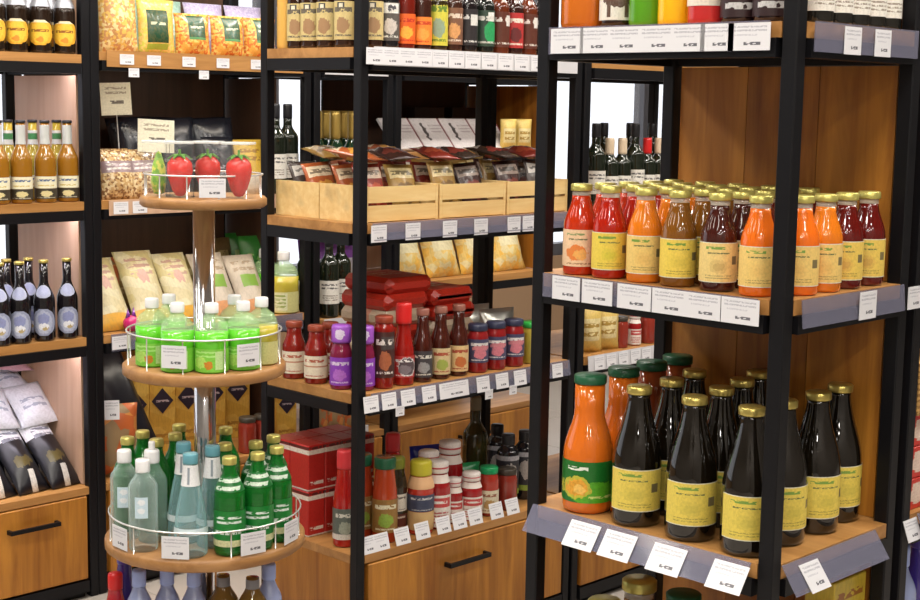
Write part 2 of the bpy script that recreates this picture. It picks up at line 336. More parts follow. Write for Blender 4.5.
# drawer cabinets under the racks
def drawer_cabinet(label, x0, x1, y0, y1, shared=False, handle=True, drawers=1, hoff=0):
    t = thing('drawer_cabinet', label, 'cabinet', (x0, y0, 0))
    def lo(mb, nm, m, p=t): return link(nm, mb.mesh(nm, m), p, (-x0, -y0, 0) if p is t else None)
    z1 = H4
    def inset(poly): return [(x, max(y, y0 + .003) if y < y0 else y) for x, y in poly]
    lo(MB().prism(notched(x0, x1, y0, y1, shared), z1 - .022, z1), 'top_board', OAK_X)
    lo(MB().prism(inset(notched(x0, x1, y0, y1, shared)), .06, z1 - .0225), 'body', OAK_V)
    lo(MB().box(x0 + .024, x1 - .024, y0 + .004, y1 - .01, 0, .0595), 'plinth', BLACK)
    lo(MB().box(x0 + .0215, x1 - .0215, y0 - .019, y0 + .002, .02, .056), 'bottom_beam', BLACK)
    W_ = (x1 - x0 - .048)/drawers
    for q in range(drawers):
      a_ = x0 + .024 + q*W_
      d = lo(MB().bbox(a_ + .001, a_ + W_ - .001, y0 - .018, y0 + .0025, .062, z1 - .026, .002), 'drawer_front', OAK_V)
      xc = a_ + W_/2 + hoff; zc = z1 - .085; f = y0 - .018
      if handle: lo(MB().box(xc - .08, xc + .08, f - .026, f - .018, zc - .006, zc + .006).box(xc - .08, xc - .072, f - .018, f, zc - .006, zc + .006).box(xc + .072, xc + .08, f - .018, f, zc - .006, zc + .006), 'handle', BLACK, d)
    return t
drawer_cabinet('oak drawer cabinet with black handle under the sauce rack', MX0, MX1, MY0, MY1, hoff=-.03)
drawer_cabinet('oak drawer cabinet with black handle under the beer rack', -.92, LX - .0145, LY0, LY1, drawers=2)
drawer_cabinet('oak drawer cabinet behind the round stand', LX + .0145, .69, LY0, LY1)
drawer_cabinet('oak drawer cabinet under the narrow wall rack', .731, 1.06, LY0, LY1, handle=False)
drawer_cabinet('oak drawer cabinet under the pasta rack by the wall', 1.101, 1.90, LY0, LY1)
drawer_cabinet('oak drawer cabinet under the far wine rack', MX1 + .041, MX1 + .861, MY0, MY1)
# lit strips under the beer shelves, added fill strips behind the round stand
def led(label, x0, x1, y, z, watts, colr):
    o = link('led_strip', MB().bbox(x0, x1, y - .008, y + .008, z - .008, z, .002).mesh('led_strip', emis('led_' + label[:8], colr, 5))); tagp(o, label, 'led strip')
    ld = bpy.data.lights.new('led_light', 'AREA'); ld.shape = 'RECTANGLE'; ld.size = x1 - x0; ld.size_y = .012; ld.energy = watts; ld.color = colr
    lo = bpy.data.objects.new('led_light', ld); COL.objects.link(lo); lo.location = ((x0 + x1)/2, y, z - .0095)
for z, nm in ((H1L, 'top'), (H2, 'second'), (H3L, 'third')):
    led('lavender white lit strip under the %s beer shelf' % nm, -.89, LX - .03, LY0 + .04, z - .0255, 1.5, (.93, .86, 1))
    led('warm white lit strip under the %s shelf behind the round stand' % nm, LX + .04, .66, LY0 + .035, (H1 if nm == 'top' else z) - .0255, .8, (1, .9, .75))  # strips added as fill light to brighten the goods in this dim bay
# ---------------------------------------------------------------- goods: kinds of bottles, jars, packs
KIND = {}
def prof(r, h, sh, nz, nr, n=7, wa=0):
    p = [(0, 0), (r*.82, 0), (r*.96, h*.012), (r, h*.035)]
    if wa: p += [(r - wa, sh*.45), (r, sh*.9)]
    p.append((r, sh))
    for i in range(1, n + 1):
        t = i/n; p.append((nr + (r - nr)*(.5 + .5*math.cos(PI*t)), sh + (nz - sh)*t))
    p += [(nr, h), (0, h)]
    return p
def rad_at(p, z):
    for (r0, z0), (r1, z1) in zip(p[1:], p[2:]):
        if z0 <= z <= z1 and z1 > z0: return r0 + (r1 - r0)*(z - z0)/(z1 - z0)
    return p[-2][0]
def wrap(p, z0, z1, arc, m, name='label', off=.0009, nz=4, shape=None):
    """paper label that follows the bottle's own surface; shape: 'oval' narrows it at both ends"""
    vs = []; na = max(4, int(arc/15)); a = math.radians(arc)/2
    for j in range(nz + 1):
        z = z0 + (z1 - z0)*j/nz; r = rad_at(p, z) + off
        k = 1 if shape != 'oval' else max(.25, math.sqrt(max(0, 1 - ((2*j/nz - 1)*.95)**2)))
        for i in range(na + 1): t = -PI/2 + k*(-a + 2*a*i/na); vs.append((r*math.cos(t), r*math.sin(t), z))
    fs = [(j*(na + 1) + i, j*(na + 1) + i + 1, (j + 1)*(na + 1) + i + 1, (j + 1)*(na + 1) + i) for j in range(nz) for i in range(na)]
    return MB().add(vs, fs, True).mesh(name, m)
def capm(r, z0, h, m, name='cap', seg=18, ridge=True):
    return MB().lathe([(0, z0), (r*.98, z0), (r, z0 + h*.12), (r, z0 + h*.86), (r*.9, z0 + h), (0, z0 + h)], seg).mesh(name, m)
def kind(key, name, cat, p, body, caps=(), labels=(), seg=20, body_name='body', extra=(), sx=1, sy=1):
    parts = [(body_name, MB().lathe(p, seg, sx=sx, sy=sy).mesh(name, body))]
    for (r, z0, h, m) in caps: parts.append(('cap', capm(r, z0, h, m)))
    for l in labels: parts.append(('label', wrap(p, *l[:4], shape=l[4] if len(l) > 4 else None, nz=8 if len(l) > 4 else 4)))
    parts += list(extra)
    ROUND[key] = max(q[0] for q in p)
    KIND[key] = (name, cat, parts)
UP = []          # upright round things: [object, radius, level]
def inst(key, loc, rotz, label, group=None, rot=None, sc=1):
    name, cat, parts = KIND[key]
    o = inst_(key, loc, rotz, label, group, rot, sc)
    if rot is None and key in ROUND: UP.append([o, ROUND[key]*sc + .0008, round(loc[2], 2)])
    return o
ROUND = {}
def inst_(key, loc, rotz, label, group, rot, sc):
    name, cat, parts = KIND[key]
    if len(parts) == 1:
        o = link(name, parts[0][1], None, loc, rot or (0, 0, rotz)); o.scale = (sc,)*3; return tagp(o, label, cat, group)
    t = thing(name, label, cat, loc, rot or (0, 0, rotz), group); t.scale = (sc,)*3
    for nm, me in parts: link(nm, me, t)
    return t
def gl(name, col, rough=.05, spec=.65, coat=.4): return mat(name, col, rough, spec=spec, coat=coat)
GOLD = mat('gold_cap', (.62, .50, .14), .28, metal=.75)
GOLDL = mat('lime_gold_cap', (.62, .56, .16), .3, metal=.55)
WHITE = mat('white_plastic', (.82, .83, .84), .35)
DGREEN = mat('dark_green_cap', (.015, .10, .045), .35)
REDC = mat('red_cap', (.62, .02, .02), .3)
BLUEC = mat('pale_blue_cap', (.36, .46, .85), .35)
TEALC = mat('teal_cap', (.12, .33, .40), .35)
BLKC = mat('black_cap', (.015, .015, .018), .35)
NECK = mat('neck_glass', (.75, .70, .60), .05, alpha=.45)
INK = (.10, .13, .05)
def jl(nm, base, fruit, head=(.16, .33, .05)):
    return pmat(nm, base, [('t', .12, .6, .80, .93, head, 1, 9), ('t', .16, .72, .70, .77, INK, 1, 20), ('e', .45, .40, .26, .17, tuple(.75*a + .25*b for a, b in zip(base, fruit))), ('e', .45, .40, .17, .10, tuple(.5*a + .5*b for a, b in zip(base, fruit))),
                         ('r', .80, .93, .45, .66, (.16, .13, .06)), ('t', .12, .8, .08, .2, tuple(.55*c for c in base), 2, 24), ('r', 0, 1, 0, .02, (.75, .72, .6)), ('r', 0, 1, .98, 1, (.75, .72, .6))], .5)
# small juice bottles
pj = prof(.0305, .160, .086, .142, .0165)
def juice(key, name, col, lab):
    body = [q for q in pj if q[1] <= .143]; zl = body[-1][1]; rl = body[-1][0]
    parts = [('juice_body', MB().lathe(body + [(0, zl)], 20).mesh(name, gl('juice_' + key, col))),
             ('neck', MB().lathe([(rl, zl + .0003), (.0165, .145), (.0165, .150), (0, .150)], 20).mesh('neck', NECK)),
             ('cap', capm(.0195, .1505, .0125, GOLDL)), ('label', wrap(pj, .016, .082, 190, lab))]
    KIND[key] = (name, 'juice bottle', parts); ROUND[key] = .0305
juice('j_red', 'juice_bottle', (.40, .014, .004), jl('jl_yellow', (.78, .60, .08), (.5, .5, .02)))
juice('j_redpeach', 'juice_bottle', (.50, .030, .005), pmat('jl_peach', (.84, .58, .36), [('t', .1, .6, .82, .93, (.2, .3, .1), 1, 9), ('t', .15, .7, .70, .78, INK, 1, 18), ('e', .4, .36, .30, .22, (.78, .22, .04)), ('e', .5, .32, .2, .16, (.85, .42, .10)), ('t', .1, .9, .04, .12, (.4, .2, .1), 1, 22)]))
juice('j_orange', 'juice_bottle', (.70, .18, .010), jl('jl_cream', (.80, .56, .17), (.7, .4, .1)))
juice('j_bright', 'juice_bottle', (.76, .145, .010), jl('jl_cream2', (.80, .56, .17), (.75, .45, .12)))
juice('j_olive', 'juice_bottle', (.20, .072, .008), jl('jl_yellow2', (.80, .60, .09), (.6, .45, .05)))
juice('j_dark', 'juice_bottle', (.05, .009, .006), jl('jl_cream3', (.80, .60, .22), (.35, .2, .05)))
juice('j_cherry', 'juice_bottle', (.11, .006, .004), jl('jl_yellow3', (.78, .56, .11), (.5, .2, .05)))
# one-litre bottles
pb = [(0, 0), (.036, 0), (.043, .004), (.0445, .012), (.0445, .110), (.0437, .122), (.0412, .137), (.0372, .153), (.0325, .169), (.0278, .185), (.0238, .201), (.0208, .216), (.0195, .227), (.0195, .236), (0, .236)]
kind('big_dark', 'juice_bottle', 'juice bottle', pb, gl('dark_juice', (.006, .004, .002), .03, .7, .6), [(.0225, .234, .014, GOLD)],
     [(.030, .105, 140, jl('bl_yellow', (.76, .60, .10), (.5, .42, .06)))], 24)
po = [(0, 0), (.038, 0), (.0445, .004), (.046, .012), (.046, .104), (.0452, .116), (.042, .132), (.037, .148), (.032, .162), (.0285, .176), (.0275, .19), (.0275, .238), (0, .238)]
GRL = pmat('green_fruit_label', (.012, .16, .02), [('e', .62, .22, .5, .3, (.10, .40, .02)), ('t', .10, .48, .74, .92, (.85, .9, .8), 1, 8), ('e', .28, .36, .28, .27, (.55, .50, .05)), ('e', .28, .36, .21, .2, (.80, .38, .04)), ('e', .31, .33, .12, .12, (.90, .55, .12)), ('t', .5, .95, .08, .2, (.6, .7, .2), 1, 12)], .35)
for key, colr in (('big_orange', (.70, .155, .012)), ('big_redbrown', (.26, .05, .012))):
    kind(key, 'juice_bottle', 'juice bottle', po, gl('nectar_' + key, colr), [(.030, .236, .016, DGREEN)], [(.022, .098, 250, GRL)] if key == 'big_orange' else [(.030, .098, 250, jl('bl_red', (.5, .04, .03), (.8, .5, .1)))], 24)
# jars and bottles on the nearest rack's top shelf
def jar(key, r, h, col, lab=None, lid=BLKC, z0=.02, z1=None, arc=200, name='glass_jar', cat='jar', lr=None):
    p = [(0, 0), (r*.85, 0), (r*.97, h*.02), (r, h*.06), (r, h*.72), (r*.95, h*.80), (r*.84, h*.86), (r*.84, h*.87), (0, h*.87)]
    kind(key, name, cat, p, gl('jarfill_' + key, col), [((lr or r*.92), h*.865, h*.135, lid)], [(z0, z1 or h*.6, arc, lab)] if lab else [])
jar('t_orange', .042, .15, (.62, .15, .012))
jar('t_cow', .031, .16, (.03, .012, .008), pmat('cow_label', (.80, .78, .70), [('e', .5, .42, .42, .2, (.10, .05, .03)), ('r', .2, .3, .05, .35, (.10, .05, .03)), ('r', .68, .78, .05, .35, (.10, .05, .03)), ('t', .1, .9, .75, .92, (.2, .1, .05), 1, 8)]), z0=.012, z1=.11)
jar('t_green', .030, .17, (.10, .34, .015)); jar('t_yellow', .030, .17, (.90, .50, .01))
jar('t_red', .032, .17, (.55, .03, .03), pmat('cream_box_label', (.78, .70, .60), [('t', .1, .9, .5, .9, (.5, .1, .1), 2, 10)]), z0=.03, z1=.12)
jar('t_dark', .030, .17, (.02, .008, .008), pmat('dark_script_label', (.03, .012, .014), [('t', .1, .9, .1, .4, (.6, .6, .6), 1, 6)]), z0=.01, z1=.08)
pw = prof(.036, .29, .18, .225, .0145)
WL = pmat('white_wine_label', (.80, .78, .72), [('t', .1, .9, .6, .9, (.1, .1, .1), 2, 10), ('t', .15, .85, .12, .4, (.3, .25, .2), 3, 18)])
kind('r_white', 'sauce_bottle', 'bottle', prof(.026, .21, .13, .165, .012), gl('dark_glass', (.012, .012, .010), .05), [(.0135, .195, .02, BLKC)], [(.022, .09, 200, WL)])
# wines and champagne
kind('wine', 'wine_bottle', 'wine bottle', pw, gl('wine_glass_dark', (.010, .014, .008), .05), [(.0155, .245, .048, BLKC)], [(.05, .13, 170, WL)])
kind('wine_plain', 'wine_bottle', 'wine bottle', prof(.038, .30, .185, .235, .0145), gl('wine_glass_olive', (.035, .032, .010), .05), [(.0155, .262, .042, mat('cork_cap', (.18, .15, .09), .5))], [])
kind('wine_cream', 'wine_bottle', 'wine bottle', prof(.034, .24, .15, .19, .0145), gl('wine_glass_dark', (.01, .014, .008)), [(.0165, .185, .057, mat('cream_capsule', (.70, .56, .40), .45))], [(.03, .11, 180, WL)])
kind('wine_red', 'wine_bottle', 'wine bottle', prof(.034, .24, .15, .19, .0145), gl('wine_glass_dark', (.01, .014, .008)), [(.0165, .185, .057, REDC)], [(.03, .11, 180, WL)])
kind('champagne', 'champagne_bottle', 'champagne bottle', prof(.040, .27, .12, .19, .0155), gl('champ_green', (.008, .03, .014), .05), [(.0185, .175, .097, mat('gold_foil', (.55, .38, .10), .35, metal=.6))], [(.035, .095, 190, pmat('gold_label', (.62, .48, .18), [('t', .1, .9, .3, .8, (.15, .1, .02), 3, 12)]))])
# beers
pbeer = prof(.0305, .235, .118, .178, .0125)
kind('beer_orange', 'beer_bottle', 'beer bottle', pbeer, gl('beer_brown', (.018, .010, .006), .05), [(.0145, .228, .008, GOLD)], [(.022, .092, 165, pmat('orange_beer_label', (.80, .40, .03), [('e', .5, .5, .44, .42, (.86, .52, .05)), ('t', .12, .88, .48, .68, (.25, .08, .01), 1, 9), ('r', 0, 1, .9, 1, (.8, .7, .5)), ('e', .5, .22, .2, .12, (.72, .25, .02))]), 'oval'), (.13, .16, 180, mat('silver_neck_label', (.35, .36, .40), .35, metal=.5))])
kind('beer_clear', 'beer_bottle', 'beer bottle', pbeer, gl('lager_amber', (.28, .12, .010), .05), [(.0145, .228, .008, BLKC)], [(.042, .076, 200, pmat('pale_lager_label', (.80, .76, .55), [('t', .1, .9, .5, .85, (.05, .10, .25), 1, 8), ('t', .15, .85, .12, .35, (.6, .45, .1), 1, 14)])), (.012, .041, 200, pmat('dark_crest_label', (.05, .04, .025), [('e', .5, .5, .25, .3, (.7, .6, .3)), ('t', .1, .9, .05, .2, (.6, .55, .4), 1, 12)])), (.168, .222, 200, mat('pale_neck_foil', (.50, .52, .50), .35))])
kind('beer_green', 'beer_bottle', 'beer bottle', pbeer, gl('lager_olive', (.40, .30, .03), .05), [(.0145, .228, .008, BLKC)], [(.042, .076, 200, MC['pale_lager_label']), (.165, .205, 200, pmat('green_neck_label', (.70, .72, .68), [('r', 0, 1, .35, .8, (.03, .22, .06))]))])
kind('beer_blue', 'beer_bottle', 'beer bottle', pbeer, gl('beer_black', (.008, .007, .009), .05), [(.0145, .228, .009, GOLD)], [(.018, .096, 140, pmat('blue_silver_label', (.28, .31, .44), [('e', .5, .5, .42, .43, (.42, .46, .60)), ('e', .5, .62, .3, .2, (.25, .28, .50)), ('e', .5, .34, .26, .14, (.75, .77, .82)), ('e', .6, .25, .14, .07, (.45, .35, .15))]), 'oval'), (.128, .164, 110, pmat('blue_neck_label', (.36, .39, .52), [('e', .5, .5, .35, .4, (.32, .35, .52))]), 'oval')])
# sauces on the middle rack
def lab(nm, base, ink=(.12, .1, .08), pic=None, bands=()):
    its = list(bands) + [('t', .1, .9, .66, .9, ink, 1, 8)] + ([('e', .5, .36, .3, .22, pic)] if pic else []) + [('t', .12, .88, .06, .16, ink, 1, 20)]
    return pmat(nm, base, its)
psauce = prof(.027, .22, .125, .165, .0125)
def sauce(key, body, lb, cap=BLKC, z0=.02, z1=.115): kind(key, 'sauce_bottle', 'sauce bottle', psauce, gl('sauce_' + key, body, .06), [(.014, .2, .022, cap)], [(z0, z1, 190, lb)])
sauce('s_cream', (.03, .012, .006), lab('sl_cream', (.62, .50, .22), pic=(.35, .2, .1), bands=[('r', .25, .6, .8, .97, (.04, .04, .05)), ('r', .33, .52, .83, .94, (.8, .75, .6))]))
sauce('s_white', (.010, .010, .012), lab('sl_white', (.10, .09, .08), (.7, .7, .65), (.6, .55, .5), [('r', .2, .9, .72, .98, (.78, .77, .74)), ('e', .55, .85, .2, .08, (.08, .08, .1))]))
sauce('s_orange', (.14, .010, .005), lab('sl_orange', (.80, .12, .012), (.5, .02, .01), (.9, .42, .05)), REDC, .015, .09)
sauce('s_orange2', (.04, .012, .008), lab('sl_orange2', (.88, .24, .03), (.5, .04, .01), (.85, .35, .06)), BLKC, .015, .085)
sauce('s_yellow', (.03, .02, .006), lab('sl_yellow', (.60, .56, .06), (.1, .2, .02), (.25, .35, .25)), BLKC, .015, .135)
sauce('s_brown', (.045, .016, .010), lab('sl_brown', (.20, .09, .05), (.7, .6, .5), (.65, .32, .12)))
sauce('s_black', (.012, .009, .010), lab('sl_black', (.022, .018, .02), (.7, .7, .68), None, [('r', .55, .95, .55, .85, (.7, .7, .66))]))
sauce('s_green', (.010, .012, .010), lab('sl_green', (.03, .06, .04), (.65, .65, .6), None, [('e', .72, .4, .35, .3, (.02, .32, .10)), ('r', .55, .9, .7, .95, (.75, .75, .72))]))
sauce('s_amber', (.11, .022, .008), lab('sl_amber', (.10, .024, .012), (.7, .65, .6), None, [('r', .7, .95, .6, .9, (.72, .7, .66))]))
sauce('s_redl', (.030, .010, .008), lab('sl_red', (.45, .03, .03), (.8, .7, .6), (.12, .02, .02)))
kind('s_clear', 'oil_bottle', 'bottle', prof(.022, .26, .19, .22, .011), gl('oil_gold', (.72, .42, .10), .06), [(.0125, .245, .02, GOLD)], [])
# jars of red sauce, purple bottles, ketchups
pjr = prof(.031, .152, .085, .125, .020)
kind('k_redsauce', 'sauce_jar', 'sauce jar', pjr, gl('red_sauce', (.22, .012, .007)), [(.0225, .138, .016, mat('rust_cap', (.26, .045, .02), .35))], [(.016, .075, 220, lab('rs_label', (.78, .70, .55), (.45, .1, .05), None, [('r', 0, 1, .5, .56, (.5, .2, .1))]))])
kind('k_purple', 'sauce_bottle', 'sauce bottle', prof(.029, .165, .09, .125, .022), gl('purple_fill', (.20, .012, .05)), [(.026, .122, .045, pmat('lilac_cap', (.36, .10, .58), [('e', .5, .5, .25, .3, (.75, .65, .85))], .35))], [(.012, .085, 230, lab('purple_label', (.25, .05, .48), (.7, .6, .8), (.45, .15, .6)))])
kind('k_blacktop', 'sauce_bottle', 'sauce bottle', prof(.027, .185, .155, .175, .021), gl('bt_fill', (.24, .011, .007)), [(.024, .172, .018, mat('rust_cap', (.26, .045, .02), .35))], [(.030, .150, 220, lab('bt_label', (.06, .018, .015), (.8, .75, .7), (.40, .12, .05), [('r', .3, .95, .62, .9, (.06, .05, .05))]))])
kind('k_ketchup', 'ketchup_bottle', 'ketchup bottle', prof(.029, .185, .075, .165, .017), gl('ketchup', (.30, .010, .007)), [(.0215, .163, .055, REDC)], [(.022, .080, 190, lab('kc_label', (.45, .03, .03), (.8, .8, .8), (.20, .18, .2), [('e', .6, .5, .42, .45, (.6, .58, .58)), ('e', .6, .5, .36, .4, (.08, .07, .08))]))])
pbb = prof(.027, .19, .095, .155, .0155)
for key, lb in (('k_bbq1', lab('bq1', (.05, .045, .05), (.7, .68, .6), (.3, .3, .3))), ('k_bbq2', lab('bq2', (.66, .52, .28), (.4, .06, .03), (.35, .42, .08))), ('k_bbq3', lab('bq3', (.72, .52, .25), (.4, .06, .03), (.55, .15, .04)))):
    kind(key, 'sauce_bottle', 'sauce bottle', pbb, gl('bbq_fill', (.055, .010, .006)), [(.0175, .178, .018, mat('cap_rust_band', (.30, .12, .09), .35))], [(.014, .085, 210, lb)])
jar('k_jam', .030, .135, (.26, .012, .014), lab('jam_label', (.06, .06, .13), (.75, .72, .7), (.65, .2, .25), [('e', .55, .62, .4, .12, (.62, .22, .25))]), mat('navy_lid', (.03, .035, .07), .3), .03, .095)
jar('k_pickle', .036, .12, (.42, .34, .05), None, mat('bright_green_lid', (.03, .36, .06), .3))
# goods on the middle rack's base
kind('b_ketchup', 'ketchup_bottle', 'ketchup bottle', prof(.030, .235, .10, .215, .0195), gl('ketchup2', (.40, .012, .010)), [(.0205, .208, .05, mat('coral_cap', (.72, .05, .06), .3))], [(.022, .105, 200, lab('kb_label', (.12, .14, .12), (.7, .68, .6), (.35, .38, .3), [('r', 0, 1, 0, .18, (.7, .66, .6))]))])
kind('b_tomato', 'sauce_bottle', 'sauce bottle', prof(.034, .23, .11, .205, .026), gl('tomato_fill', (.40, .05, .015)), [(.029, .2, .03, DGREEN)], [(.03, .12, 210, lab('tm_label', (.30, .16, .04), (.75, .7, .5), (.25, .4, .05)))])
kind('b_olive', 'olive_jar', 'jar', prof(.032, .21, .13, .18, .024), gl('olive_fill', (.03, .022, .012)), [(.026, .182, .03, mat('olive_cap', (.20, .22, .03), .3))], [(.02, .06, 210, lab('ol2', (.12, .03, .02), (.7, .6, .5))), (.068, .115, 210, lab('ol1', (.74, .70, .60)))])
kind('b_yellow', 'sauce_jar', 'sauce jar', prof(.036, .20, .13, .17, .027), gl('yj_fill', (.46, .035, .018)), [(.030, .162, .04, mat('chartreuse_lid', (.55, .50, .04), .35))], [(.0, .065, 230, mat('kraft_label', (.60, .40, .18), .5)), (.066, .112, 230, lab('yj_label', (.05, .06, .11), (.6, .6, .6))), (.128, .16, 230, mat('peach_label', (.70, .42, .22), .5))])
def rw(key, r, h): kind(key, 'sauce_jar', 'sauce jar', prof(r, h, h*.62, h*.85, r*.72), gl('rw_fill', (.34, .012, .014)), [(r*.82, h*.84, h*.17, pmat('white_red_lid', (.80, .74, .70), [('r', 0, 1, .40, .55, (.5, .05, .06))], .4))],
    [(h*.04, h*.52, 230, pmat('rw_label', (.82, .76, .70), [('r', .1, .95, .62, .92, (.55, .04, .04)), ('t', .15, .85, .70, .86, (.85, .8, .75), 1, 8), ('t', .1, .9, .1, .5, (.5, .1, .1), 4, 14)])), (h*.70, h*.82, 230, mat('rw_collar', (.80, .72, .66), .5))])
rw('b_rw_tall', .036, .185); rw('b_rw_small', .026, .125); rw('b_rw_mid', .032, .135)
jar('b_greenlid', .029, .14, (.38, .035, .02), lab('gl_label', (.72, .66, .48), (.3, .1, .05), (.5, .3, .1)), mat('kelly_lid', (.01, .30, .10), .3), .01, .075)
jar('b_redjar', .031, .12, (.26, .03, .018), None, mat('dark_lid', (.05, .04, .03), .35))
kind('b_blacklabel', 'drink_bottle', 'bottle', prof(.033, .20, .15, .175, .018), gl('bl_glass', (.012, .012, .016)), [(.02, .175, .03, BLKC)], [(.03, .145, 200, pmat('bl_circle', (.03, .03, .04), [('e', .5, .55, .34, .25, (.45, .42, .40)), ('r', 0, 1, .0, .14, (.30, .42, .06)), ('r', 0, 1, .88, 1, (.5, .5, .55))]))])
# waters and drinks on the round stand
GREENG = mat('green_bottle_glass', (.012, .24, .03), .04, trans=.5, ior=1.4, coat=.2)
def edgy(name, colr, a0, a1):          # clear bottle: rims reflect and tint more than the middle
    m = mat(name, colr, .03, spec=.9); nt = m.node_tree; b = nt.nodes['Principled BSDF']
    lw = nd(nt, 'ShaderNodeLayerWeight'); lw.inputs[0].default_value = .35
    mr = nd(nt, 'ShaderNodeMapRange'); mr.inputs[3].default_value = a0; mr.inputs[4].default_value = a1; nt.links.new(lw.outputs['Facing'], mr.inputs[0]); nt.links.new(mr.outputs[0], b.inputs['Alpha'])
    return m
WATER = edgy('clear_water_bottle', (.62, .78, .76), .08, .75)
AQUA = edgy('aqua_glass', (.36, .64, .68), .2, .8)
pwb = prof(.033, .205, .125, .185, .0135)
GWL = pmat('green_water_label', (.006, .20, .028), [('t', .18, .92, .62, .88, (.75, .85, .8), 2, 6), ('t', .12, .92, .30, .50, (.78, .88, .82), 1, 14), ('r', 0, 1, 0, .18, (.66, .66, .38))], .35)
kind('w_green', 'water_bottle', 'water bottle', pwb, GREENG, [(.0155, .192, .016, GOLDL)], [(.022, .098, 240, GWL), (.138, .168, 210, pmat('green_neck_print', (.008, .14, .025), [('t', .1, .9, .0, 1, (.62, .74, .62), 2, 7)], .35))])
kind('w_greenback', 'water_bottle', 'water bottle', pwb, GREENG, [(.0155, .192, .016, GOLDL)], [])
kind('w_clear', 'water_bottle', 'water bottle', prof(.031, .19, .135, .17, .0135), WATER, [(.0155, .168, .027, WHITE)], [(.075, .12, 50, pmat('pale_blue_print', (.60, .76, .86), [('e', .5, .75, .3, .14, (.85, .9, .95)), ('e', .5, .35, .3, .14, (.85, .9, .95))]))])
kind('w_sport', 'water_bottle', 'water bottle', prof(.032, .195, .13, .175, .0145), edgy('grey_green_bottle', (.32, .50, .44), .2, .75), [(.0165, .172, .028, WHITE), (.007, .200, .018, WHITE)], [])
kind('w_aqua', 'water_bottle', 'water bottle', prof(.036, .225, .05, .205, .0150), AQUA, [(.0165, .202, .022, TEALC)], [(.155, .20, 230, pmat('white_neck_tag', (.80, .82, .84), [('r', .44, .56, .1, .9, (.25, .3, .35))])), (.052, .066, 230, mat('pale_band', (.66, .78, .82), .3))])
pgd = [(0, 0), (.033, 0), (.037, .004), (.037, .07), (.037, .092), (.035, .104), (.028, .116), (.018, .123), (.014, .127), (.014, .13), (0, .13)]
for key, c1, lbm in (('d_green', (.13, .60, .03), pmat('fruit_sleeve', (.22, .62, .06), [('e', .25, .4, .2, .25, (.45, .75, .15)), ('e', .5, .3, .14, .2, (.62, .22, .02)), ('t', .1, .7, .6, .95, (.45, .80, .25), 2, 7), ('r', .7, .9, .1, .9, (.55, .78, .35))])), ('d_olive', (.50, .42, .05), pmat('yellow_sleeve', (.62, .60, .25), [('r', .1, .55, .1, .95, (.72, .74, .5)), ('t', .15, .5, .2, .9, (.3, .4, .1), 4, 7)]))):
    kind(key, 'juice_drink_bottle', 'drink bottle', [q for q in pgd if q[1] <= .093] + [(0, .092)], gl('drink_' + key, c1, .08), [(.0155, .131, .022, WHITE)], [(.004, .055, 200, lbm)], extra=[('neck', MB().lathe([(.0371, .0925)] + pgd[5:-1] + [(0, .13)], 20).mesh('neck', mat('pale_green_neck', (.50, .72, .40), .05, alpha=.38)))])
kind('p_blue', 'drink_bottle', 'bottle', prof(.033, .34, .25, .31, .0145), mat('pale_blue_pet', (.42, .50, .80), .15, trans=.3), [(.0175, .305, .04, BLUEC)], [(.08, .2, 220, lab('pb_label', (.55, .6, .8)))])
kind('p_brown', 'drink_bottle', 'bottle', prof(.037, .33, .26, .31, .016), gl('brown_drink', (.16, .09, .02)), [(.017, .3, .028, mat('grey_cap', (.2, .2, .22), .4))], [(.12, .27, 220, lab('pbr_label', (.62, .46, .16)))])
kind('p_violet', 'drink_bottle', 'bottle', prof(.026, .36, .25, .33, .017), gl('violet_drink', (.05, .03, .25)), [(.0185, .325, .04, mat('violet_cap', (.09, .06, .35), .35))], [])
kind('p_red', 'drink_bottle', 'bottle', prof(.026, .31, .22, .285, .017), gl('red_drink', (.4, .02, .03)), [(.0185, .28, .04, REDC)], [])
# ---------------------------------------------------------------- goods: bags, boxes, crates
def pillow(w, h, t, m, name='bag', nu=8, nv=10, bulge_low=0, crimp=.06):
    vs = []; fs = []
    for s in (-1, 1):
        for j in range(nv + 1):
            v = j/nv
            for i in range(nu + 1):
                u = i/nu
                a = max(0, 1 - abs(2*u - 1)**2.6); vv = (v - crimp/2)/(1 - crimp)
                b = max(0, 1 - abs(2*min(1, max(0, vv)) - 1)**3.2)
                k = 1 + bulge_low*(.5 - v)
                wob = .0026*math.sin(9*u + 5*v + s) + .0016*math.sin(23*u - 17*v + 2*s)
                vs.append(((u - .5)*w*(1 - .06*b), s*(t/2*a*b*k + .0006) + wob*a*b, v*h))
    n = (nu + 1)*(nv + 1)
    for j in range(nv):
        for i in range(nu):
            q = (j*(nu + 1) + i, j*(nu + 1) + i + 1, (j + 1)*(nu + 1) + i + 1, (j + 1)*(nu + 1) + i)
            fs.append(q); fs.append(tuple(x + n for x in q[::-1]))
    for j in range(nv):
        a, b = j*(nu + 1), (j + 1)*(nu + 1); fs.append((a, b, b + n, a + n)); fs.append((a + nu + n, b + nu + n, b + nu, a + nu))
    for i in range(nu):
        fs.append((i + n, i + 1 + n, i + 1, i)); a = nv*(nu + 1) + i; fs.append((a, a + 1, a + 1 + n, a + n))
    return MB().add(vs, fs, True).mesh(name, m)
def bag_kind(key, name, cat, w, h, t, m, extra=(), **kw): KIND[key] = (name, cat, [('pouch', pillow(w, h, t, m, name, **kw))] + list(extra))
def box_kind(key, name, cat, w, d, h, m, extra=()): KIND[key] = (name, cat, [('carton', MB().bbox(-w/2, w/2, -d/2, d/2, 0, h, .002).mesh(name, m))] + list(extra))
def seal(w, z, t=.004): return ('seal', MB().box(-w/2, w/2, -t/2, t/2, z, z + .018).mesh('seal', mat('clear_seal', (.8, .8, .78), .2)))
PASTA = (.80, .52, .13)
